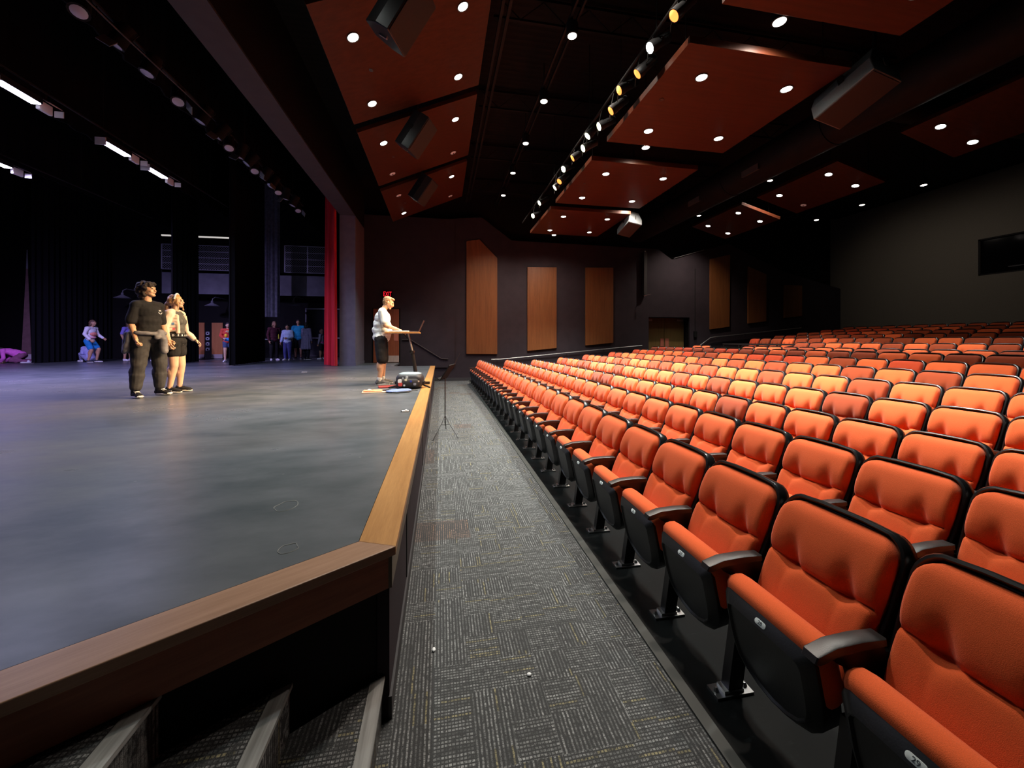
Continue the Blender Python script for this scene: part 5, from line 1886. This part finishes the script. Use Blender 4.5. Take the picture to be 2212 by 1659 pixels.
# ---- people in the wings
def extra(label, loc, rotz, h, top, bottom, hairc, shoes=(.7, .7, .72), sleeve=1.85, legt=1.9, long_hair=True, skirt=None, top2=None, vox=.013, **kw):
    d = dict(arms=[[(.0, -.145, .65), (.05, -.13, .50)], [(.0, .145, .65), (.05, .13, .50)]],
             legs=[[(0, -.05, .50), (.015, -.06, .275), (-.01, -.062, .045)], [(0, .05, .50), (.015, .06, .275), (.01, .062, .045)]])
    d.update(kw)
    f = Fig(label, loc, rotz, h, sk=d.pop('sk', 'b'), vox=vox, group=None, **d)
    m = MB()
    f.torso(m, .018)
    for k in (0, 1):
        f.arm(m, k, .018, .018, sleeve)
    tp = f.part('top', m, cloth('top ' + label[:30], top, .85), .013, 2, .008, 10, 1)
    if top2:
        for (p, r, c) in top2:
            mm = MB().ell(f.T(p), tuple(q * h for q in r), f.R, 12)
            remesh(mm, 'colour_block', mat('block ' + label[:25], c, .8), tp, .012, 1)
    m = MB()
    m.ell(f.T((0, 0, .52)), (.080 * h, .104 * h, .05 * h))
    for k in (0, 1):
        f.leg(m, k, .020, .020, legt)
        m.cap(f.T((0, (k * 2 - 1) * .04, .515)), .068 * h, f.legs[k][0], .066 * h)
    f.part('trousers' if legt > 1.3 else 'shorts', m, cloth('bottom ' + label[:30], bottom, .8), .013, 2, .006, 10, 2)
    m = MB()
    f.hair_caps(m, [((-.014, 0, .028), (.057, .049, .046)), ((-.032, 0, .004), (.042, .050, .050))])
    if long_hair:
        f.hair_caps(m, [((-.040, 0, -.05), (.030, .046, .055)), ((-.012, -.045, -.03), (.022, .012, .045)), ((-.012, .045, -.03), (.022, .012, .045))])
    f.part('hair', m, noisy('hair ' + label[:30], hairc, tuple(x * .5 for x in hairc), 25, .6), .012, 1, .008, 25, 3)
    for k in (0, 1):
        f.shoe(k, (-.2, .2)[k], mat('shoe ' + label[:26] + str(k), shoes, .6), WHITE_SOLE)
    return f


F1 = extra('person with long brown hair in white and pink hoodie and blue shorts, knees bent', (-13.80, 18.25, ZS), radians(0), 1.74, (.74, .72, .80), (.02, .22, .55), (.16, .08, .05), (.03, .03, .035), legt=.75, pel=.50, lean=radians(8),
      arms=[[(.02, -.15, .645), (.12, -.14, .52)], [(.06, .14, .64), (.19, .12, .55)]],
      legs=[[(0, -.05, .485), (.085, -.065, .275), (.03, -.07, .045)], [(0, .05, .485), (.14, .06, .30), (.09, .065, .05)]],
      top2=[((.055, 0, .68), (.05, .085, .05), (.75, .25, .20)), ((.045, 0, .60), (.055, .085, .035), (.70, .32, .40)), ((-.05, 0, .80), (.05, .07, .04), (.45, .55, .9))])
extra('person in lavender hoodie sitting on the stage floor behind the white and pink hoodie', (-14.15, 18.8, ZS - .0), radians(150), 1.62, (.42, .44, .78), (.32, .33, .55), (.10, .05, .03), pel=.085, lean=radians(22), long_hair=True,
      arms=[[(.10, -.13, .22), (.20, -.06, .14)], [(.10, .13, .22), (.20, .06, .14)]],
      legs=[[(.02, -.05, .07), (.20, -.11, .20), (.25, -.08, .045)], [(.02, .05, .07), (.20, .11, .20), (.25, .08, .045)]])
extra('person in purple T-shirt and dark shorts standing behind the black T-shirt', (-13.15, 19.2, ZS), radians(-10), 1.72, (.20, .17, .55), (.03, .03, .07), (.12, .06, .04), sleeve=.8, legt=.7, sk='b', lean=radians(6))
extra('person in olive jacket and white sneakers mostly hidden behind the charcoal sweatpants', (-11.75, 18.6, ZS), radians(-25), 1.70, (.075, .085, .06), (.05, .055, .045), (.10, .05, .03), pel=.50)
extra('person in dark clothes and white sneakers standing between black T-shirt and cream jacket', (-10.75, 18.3, ZS), radians(-60), 1.60, (.02, .02, .03), (.02, .02, .03), (.05, .03, .02))
extra('person in red, yellow and blue hoodie and denim shorts beside the black curtain', (-8.60, 17.75, ZS), radians(-70), 1.62, (.60, .07, .05), (.06, .09, .19), (.03, .02, .02), sk='c', legt=.45, lean=radians(4),
      arms=[[(.02, -.15, .66), (.09, -.09, .60)], [(.05, .14, .68), (.13, .04, .75)]],
      top2=[((.065, .03, .77), (.035, .05, .035), (.85, .60, .03)), ((.07, -.035, .67), (.03, .035, .05), (.85, .55, .03)), ((.06, .0, .57), (.045, .09, .05), (.03, .25, .62))])
extra('person with blonde hair in maroon sweater and dark trousers with white sneakers', (-7.2, 18.6, ZS), radians(-50), 1.72, (.075, .02, .03), (.015, .014, .016), (.38, .22, .12), lean=radians(2))
extra('person in pale blue sweater and patterned navy trousers', (-6.62, 18.5, ZS), radians(-95), 1.58, (.50, .60, .85), (.07, .075, .25), (.02, .015, .015), sk='b',
      arms=[[(.0, -.145, .65), (.03, -.16, .50)], [(.04, .145, .66), (.12, .05, .62)]])
extra('tall person in teal shirt and black shorts behind the pale blue sweater', (-6.55, 19.6, ZS), radians(-80), 1.86, (.02, .30, .50), (.015, .015, .018), (.03, .02, .02), (.03, .03, .035), sleeve=.8, legt=.85, long_hair=False)
F7 = extra('person in long lavender grey coat turned away beside the glass door', (-6.0, 18.95, ZS), radians(60), 1.70, (.24, .22, .34), (.02, .02, .025), (.02, .015, .015), (.02, .02, .02))
m = MB()
for i in range(12):
    a = 2 * pi * i / 12
    m.cap(F7.T((.075 * cos(a), .10 * sin(a), .62)), .03 * F7.h, F7.T((.10 * cos(a), .13 * sin(a), .30)), .03 * F7.h, 8)
F7.part('coat_skirt', m, cloth('lavender coat', (.24, .22, .34), .85), .014, 2, .008, 9, 4)
extra('short person in grey top, magenta waist and black shorts by the red curtain', (-5.42, 19.2, ZS), radians(170), 1.40, (.30, .28, .36), (.02, .02, .025), (.30, .16, .12), sk='b', legt=.75,
      top2=[((0, 0, .56), (.082, .104, .05), (.38, .03, .20))])
F9 = extra('person in bright pink top crouching on the floor at the left end of stage', (-16.1, 18.35, ZS), radians(200), 1.66, (.80, .16, .62), (.24, .08, .16), (.05, .03, .03), pel=.19, lean=radians(68), sk='b', belly=1.35,
      arms=[[(.24, -.13, .12), (.30, -.09, .035)], [(.24, .13, .12), (.30, .09, .035)]], head=(0, radians(40)),
      legs=[[(0, -.06, .17), (.13, -.11, .065), (-.12, -.09, .045)], [(0, .06, .17), (.13, .11, .065), (-.12, .09, .045)]], shoes=(.75, .72, .8))

# ------------------------------------------------------------------ strip lamps' light, with added spots for the wings
for i, (x, y, z, ln, lab) in enumerate(STR):
    light('added wash beam', 'AREA', (x + .02, y, z - .03), (120, 120, 110, 380, 480, 300)[i], (.56, .60, 1.0) if i < 3 else (.50, .42, 1.0), aim=(x - .4, y + .6, 0), sx=.15, sy=ln, size=150)
for i, (x, y, z, ln, lab) in enumerate(STR[3:]):  # extra spots added to brighten the wings and the people there
    light('added wash beam', 'SPOT', (x, y + .2, z - .05), 900, (.52, .42, 1.0), aim=((-9, 19.5, 2.5), (-13.5, 18.6, 1.4), (-17, 17, .8))[i], size=60, blend=.9, radius=.12)
